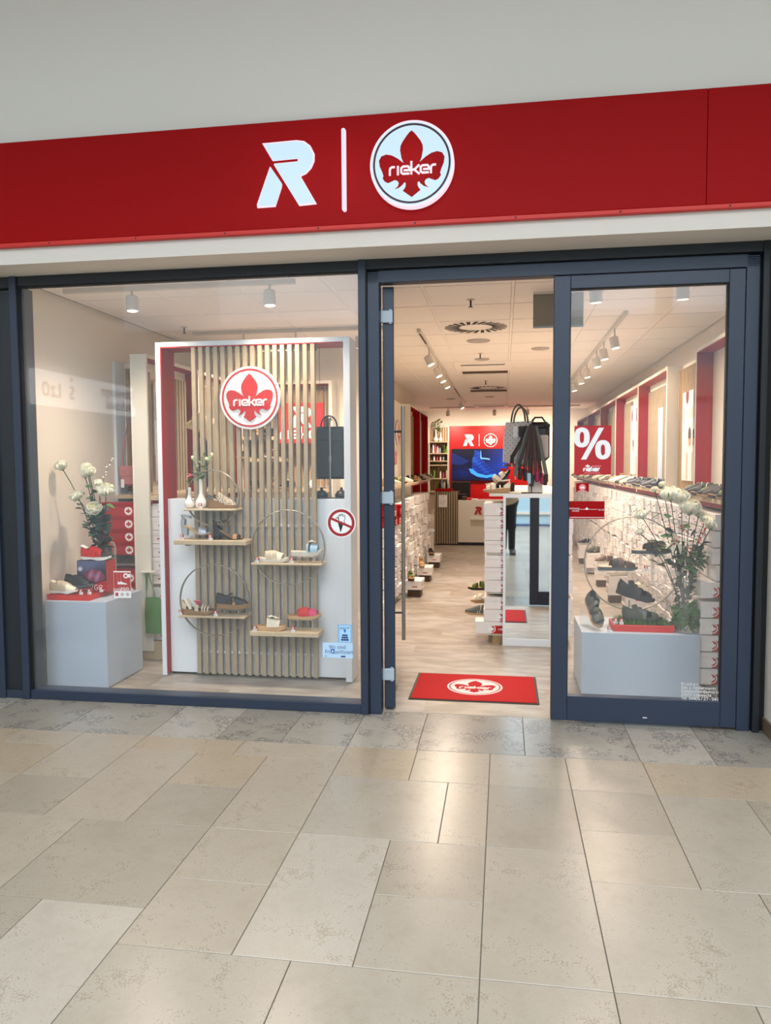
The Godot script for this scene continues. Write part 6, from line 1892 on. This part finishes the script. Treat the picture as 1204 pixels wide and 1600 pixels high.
func build_person() -> void:
	var o := thing("person", "standing person in dark jeans and beige top, seen only in the gondola mirror", "person", Vector3(.075, 0, 4.98))
	var V := func(x: float, y: float, z: float) -> Vector3:
		return Vector3(x, y, z)
	# facing the shop (-z); hands raised in front of the chest round a phone
	var body := B.new()
	var bones := []
	for s: float in [-1.0, 1.0]:
		bones.append_array([[Vector3(.072 * s, .92, 0), Vector3(.072 * s, .50, -.01 - .03 * s), .088, .06], [Vector3(.072 * s, .50, -.01 - .03 * s), Vector3(.072 * s, .10, .015 - .05 * s), .058, .038], [Vector3(.072 * s, .05, .03 - .05 * s), Vector3(.095 * s, .035, -.15 - .05 * s), .042, .036]])
		bones.append_array([[Vector3(.17 * s, 1.40, .01), Vector3(.21 * s, 1.14, -.05), .05, .042], [Vector3(.21 * s, 1.14, -.05), Vector3(.075 * s, 1.33, -.20), .038, .026], [Vector3(.075 * s, 1.33, -.20), Vector3(.055 * s, 1.39, -.225), .026, .03]])
	bones.append_array([[Vector3(-.06, .94, 0), Vector3(.06, .94, 0), .088, .088], [Vector3(0, .98, 0), Vector3(0, 1.25, .0), .10, .112], [Vector3(-.09, 1.36, .01), Vector3(.09, 1.36, .01), .085, .085], [Vector3(0, 1.38, .01), Vector3(0, 1.52, -.005), .058, .05]])
	nets(bones, .017, .05, body)
	part("body", body, M["skin"], o)
	var legs := B.new()
	var lb := []
	for s: float in [-1.0, 1.0]:
		lb.append_array([[Vector3(.072 * s, .92, 0), Vector3(.072 * s, .50, -.01 - .03 * s), .098, .070], [Vector3(.072 * s, .50, -.01 - .03 * s), Vector3(.072 * s, .11, .015 - .05 * s), .068, .058]])
	lb.append([Vector3(-.07, .95, 0), Vector3(.07, .95, 0), .122, .122])
	nets(lb, .016, .04, legs)
	part("jeans", legs, M["denim"], o)
	var top := B.new()
	var tb := [[Vector3(-.06, .955, 0), Vector3(.06, .955, 0), .132, .132], [Vector3(-.05, 1.05, 0), Vector3(.05, 1.05, 0), .122, .122], [Vector3(0, 1.05, 0), Vector3(0, 1.27, 0), .122, .132], [Vector3(-.09, 1.36, .01), Vector3(.09, 1.36, .01), .098, .098]]
	for s: float in [-1.0, 1.0]:
		tb.append_array([[Vector3(.17 * s, 1.40, .01), Vector3(.21 * s, 1.14, -.05), .062, .053], [Vector3(.21 * s, 1.14, -.05), Vector3(.10 * s, 1.295, -.175), .050, .038]])
	nets(tb, .016, .05, top)
	part("top", top, M["shirt"], o)
	var head := B.new()
	nets([[Vector3(0, 1.64, .01), Vector3(0, 1.66, .0), .092, .088], [Vector3(0, 1.575, -.03), Vector3(0, 1.60, -.025), .05, .06], [Vector3(0, 1.625, -.088), Vector3(0, 1.60, -.103), .008, .013], [Vector3(-.09, 1.63, .0), Vector3(-.092, 1.605, .0), .014, .01], [Vector3(.09, 1.63, .0), Vector3(.092, 1.605, .0), .014, .01], [Vector3(-.02, 1.565, -.078), Vector3(.02, 1.565, -.078), .007, .007]], .006, .02, head)
	var hd := part("head", head, M["skin"], o)
	part("hair", B.new().ball(Vector3(0, 1.68, .025), Vector3(.102, .095, .1), 18, 12), M["hair"], hd)
	for s: float in [-1.0, 1.0]:
		part("eye", B.new().ball(Vector3(.032 * s, 1.635, -.083), Vector3(.012, .007, .006), 10, 6), M["print_white"], hd)
		part("shoe", sole(.29, [0, .0, 1, .0], [0, .10, .4, .11, .7, .085, 1, .045], 1.2).moved(Transform3D(Basis(Vector3.UP, PI / 2), Vector3(.088 * s, 0, .085 - .05 * s))), M["dark_metal"], o)
		var hand := B.new()
		var hb := [[Vector3(.06 * s, 1.36, -.215), Vector3(.052 * s, 1.42, -.235), .026, .028]]
		for k in 4:
			var y := 1.405 + k * .018
			hb.append([Vector3(.05 * s, y, -.245), Vector3(.043 * s, y + .004, -.268), .009, .0085])
			hb.append([Vector3(.043 * s, y + .004, -.268), Vector3(.018 * s, y + .004, -.272 - .002 * k), .0085, .0075])
		hb.append([Vector3(.055 * s, 1.40, -.225), Vector3(.035 * s, 1.425, -.222), .0105, .0095])
		hb.append([Vector3(.035 * s, 1.425, -.222), Vector3(.015 * s, 1.44, -.226), .0095, .008])
		nets(hb, .0045, .008, hand)
		part("hand", hand, M["skin"], o)
	var ph := thing("phone", "dark phone held up by the person at the gondola mirror reflection", "phone", Vector3(.075, 1.455, 4.735))
	part("case", B.new().box(Vector3.ZERO, Vector3(.074, .155, .009), .004), M["black"], ph)
	part("camera_bump", B.new().box(Vector3(0, .055, -.006), Vector3(.06, .022, .004), .0015), M["dark_metal"], ph)

# ---------------------------------------------------------------- stickers on the glass
func build_stickers() -> void:
	var s := thing("ban_sticker", "round no ice cream sticker with red ring and slash on the window pane", "sticker", Vector3(-1.01, 1.216, .0))
	part("disc", B.new().ring(0, .093, 0, .0012, 48), M["print_white"], s)
	part("ring", B.new().ring(.068, .086, .0012, .0018, 48), M["ban_red"] if M.has("ban_red") else mat("ban_red", Color(.62, .10, .13), .5), s)
	part("slash", B.new().box(Vector3(0, 0, .0022), Vector3(.142, .015, .0006), 0, Transform3D(Basis(Vector3.BACK, -.40), Vector3.ZERO)), M["ban_red"], s)
	part("cone_print", B.new().extrude(poly([-.022, .003, .012, -.012, -.004, -.062]), .0012, .0017, false), M["ink"], s)
	var ol := [[-.022, .003, -.018, .02, -.022, .034, -.012, .05, .006, .056, .022, .048, .026, .03, .018, .012, .024, .0, .012, -.012], [-.034, .008, -.036, .022, -.028, .034, -.022, .034], [-.018, .02, -.014, .032, -.022, .036], [-.012, -.02, .006, -.026], [-.012, .044, .004, .048, .018, .038]]
	var ob := B.new()
	for a in ol:
		for p in Geometry2D.offset_polyline(poly(a), .0018, Geometry2D.JOIN_ROUND, Geometry2D.END_ROUND):
			ob.extrude(p, .0012, .0017, false)
	part("outline_print", ob, M["ink"], s)
	var c := thing("award_sticker", "small blue sticker with a pyramid of squares on the window pane", "sticker", Vector3(-.993, .51, .0))
	part("card", bx(-.047, .047, -.058, .058, 0, .0012), M["sky_card"] if M.has("sky_card") else mat("sky_card", Color(.52, .70, .86), .5), c)
	part("field", bx(-.034, .036, -.052, .05, .0012, .0016), mat("sky_field", Color(.66, .82, .95), .5), c)
	part("lettering", text("geprüft", .018, .0005), M["ink_blue"], c, T(0, .036, .0018))
	part("figure", B.new().ring(0, .008, .0016, .002, 16).add(bx(-.004, .004, -.014, -.006, .0016, .002)), M["mid_blue"] if M.has("mid_blue") else mat("mid_blue", Color(.18, .42, .70), .5), c, T(0, .02, 0))
	var pb := B.new()
	for r in 3:
		for k in 3:
			var w := .0055 + r * .0012
			pb.add(bx((k - 1) * w * 2.15 - w, (k - 1) * w * 2.15 + w, -.012 - r * .0145 - .005, -.012 - r * .0145 + .006, .0016, .0021))
	part("squares", pb, M["ink_blue"], c)
	var d := thing("word_sticker", "pale blue sticker with dark blue words under the squares sticker", "sticker", Vector3(-1.04, .40, .0))
	part("card", bx(-.098, .098, -.049, .049, 0, .0012), mat("pale_card", Color(.70, .82, .93), .5), d)
	part("lettering", text("Wir sind", .030, .0005), M["ink_blue"], d, T(-.002, .020, .0016))
	part("lettering", text("Fri", .030, .0005), M["ink_blue"], d, T(-.066, -.011, .0016))
	part("lettering", text("ualifiziert", .030, .0005), M["ink_blue"], d, T(.036, -.011, .0016))
	part("mark", bx(-.046, -.020, -.022, .008, .0012, .0018), M["mid_blue"], d)
	part("mark_print", B.new().extrude(poly([-.041, -.016, -.033, .003, -.025, -.016, -.029, -.016, -.033, -.006, -.037, -.016]), .0018, .0022, false), M["print_white"], d)
	part("small_print", B.new().add(bx(-.084, -.07, -.041, -.037, .0012, .0016)).add(bx(.02, .05, -.043, -.034, .0012, .0016)), M["ink_blue"], d)
	var o := thing("percent_sign", "red percent poster stuck inside the closed door pane", "poster", Vector3(.525, 1.66, .0))
	part("film", bx(-.107, .107, -.146, .146, -.012, -.010), M["red_film"], o)
	part("percent", text("%", .262, .001, "Droid Sans", true), M["print_white"], o, T(-.002, .035, -.0092))
	part("fleur", B.new().extrude(scaled(fleur(), .017, .013), -.0098, -.009, false), M["print_white"], o, T(-.028, -.094, 0))
	part("lettering", word(B.new(), .085, -.0098, -.009, 0, 0, .05), M["print_white"], o, T(-.007, -.103, 0))
	part("small_print", B.new().add(bx(-.005, .05, -.098, -.092, -.0098, -.0092)).add(bx(-.047, .045, -.138, -.134, -.0098, -.0092)), M["bloom_pink"], o)
	var h := thing("hours_sticker", "wide dark red sticker with white rule and crest on the closed door pane", "sticker", Vector3(.495, 1.302, .0))
	part("film", bx(-.103, .103, -.053, .053, -.012, -.0105), M["fascia_red"], h)
	part("rule", B.new().add(bx(-.05, .06, .003, .005, -.0105, -.0098)).add(bx(-.1, .1, -.046, -.043, -.0105, -.0098)), M["print_white"], h)
	part("lettering", text("ÖFFNUNGS", .013, .0005), M["print_white"], h, T(-.076, .008, -.0098))
	part("lettering", text("ZEITEN", .013, .0005), M["print_white"], h, T(-.066, -.006, -.0098))
	part("lettering", text("10–20", .013, .0005), M["print_white"], h, T(.082, .001, -.0098))
	part("fleur", B.new().extrude(scaled(fleur(), .012, .012), -.0105, -.0095, false), M["print_white"], h, T(0, .008, 0))
	var m := thing("small_sticker", "little red sticker with pale round picture between poster and wide sticker", "sticker", Vector3(.468, 1.438, .0))
	part("film", bx(-.037, .037, -.027, .027, -.012, -.0105), M["fascia_red"], m)
	part("round_print", B.new().ring(0, .020, -.0105, -.0098, 24), M["bloom_pink"], m)
	part("shoe_print", B.new().extrude(poly([-.012, -.006, -.011, .004, -.004, .002, .004, .007, .012, -.001, .012, -.006]), -.0098, -.0092, false), M["print_white"], m)
	part("print_line", bx(-.026, .026, -.024, -.021, -.0105, -.0098), M["print_white"], m)
	var t := thing("address_lettering", "five lines of small white address lettering low on the door pane", "lettering", Vector3(1.055, .262, -.0125))
	var lines := ["R i e k e r", "Inh. J. Feldermann", "Edewechterdamm weg 6", "26655 Edewecht", "Tel: 04405 / 27 - 0486482"]
	for k in 5:
		var tm := text(lines[k], .0235, .0006)
		tm.horizontal_alignment = HORIZONTAL_ALIGNMENT_LEFT
		part("line", tm, M["print_white"], t, T(0, -k * .0215, 0))
	# red entrance mat
	var mt := thing("entrance_mat", "red entrance mat with white round crest just inside the open door", "mat", Vector3(-.2, 0, -.64))
	part("backing", bx(-.43, .44, 0.0, .006, -.325, .325, .003), M["black"], mt)
	part("pile", bx(-.415, .425, .006, .010, -.31, .31, .002), M["mat_pile"], mt)
	var flat := Transform3D(Basis(Vector3.RIGHT, -PI / 2), Vector3(.005, .010, 0))
	var oval := Transform3D(Basis.from_scale(Vector3(1.13, 1.13, 1)), Vector3.ZERO)
	part("crest_print", B.new().ring(0, .172, 0, .0008, 48).moved(oval).moved(flat), M["mat_white"] if M.has("mat_white") else mat("mat_white", Color(.86, .80, .80), .95), mt)
	part("ring_print", B.new().ring(.152, .16, .0008, .0013, 48).moved(oval).moved(flat), M["mat_pile"], mt)
	part("fleur_print", B.new().extrude(scaled(fleur(), .165, .165), .0008, .0013, false).moved(oval).moved(flat), M["mat_pile"], mt)
	part("lettering", word(B.new(), .175, .0013, .0018, 0, 0, .032).moved(oval).moved(flat), M["mat_white"], mt)
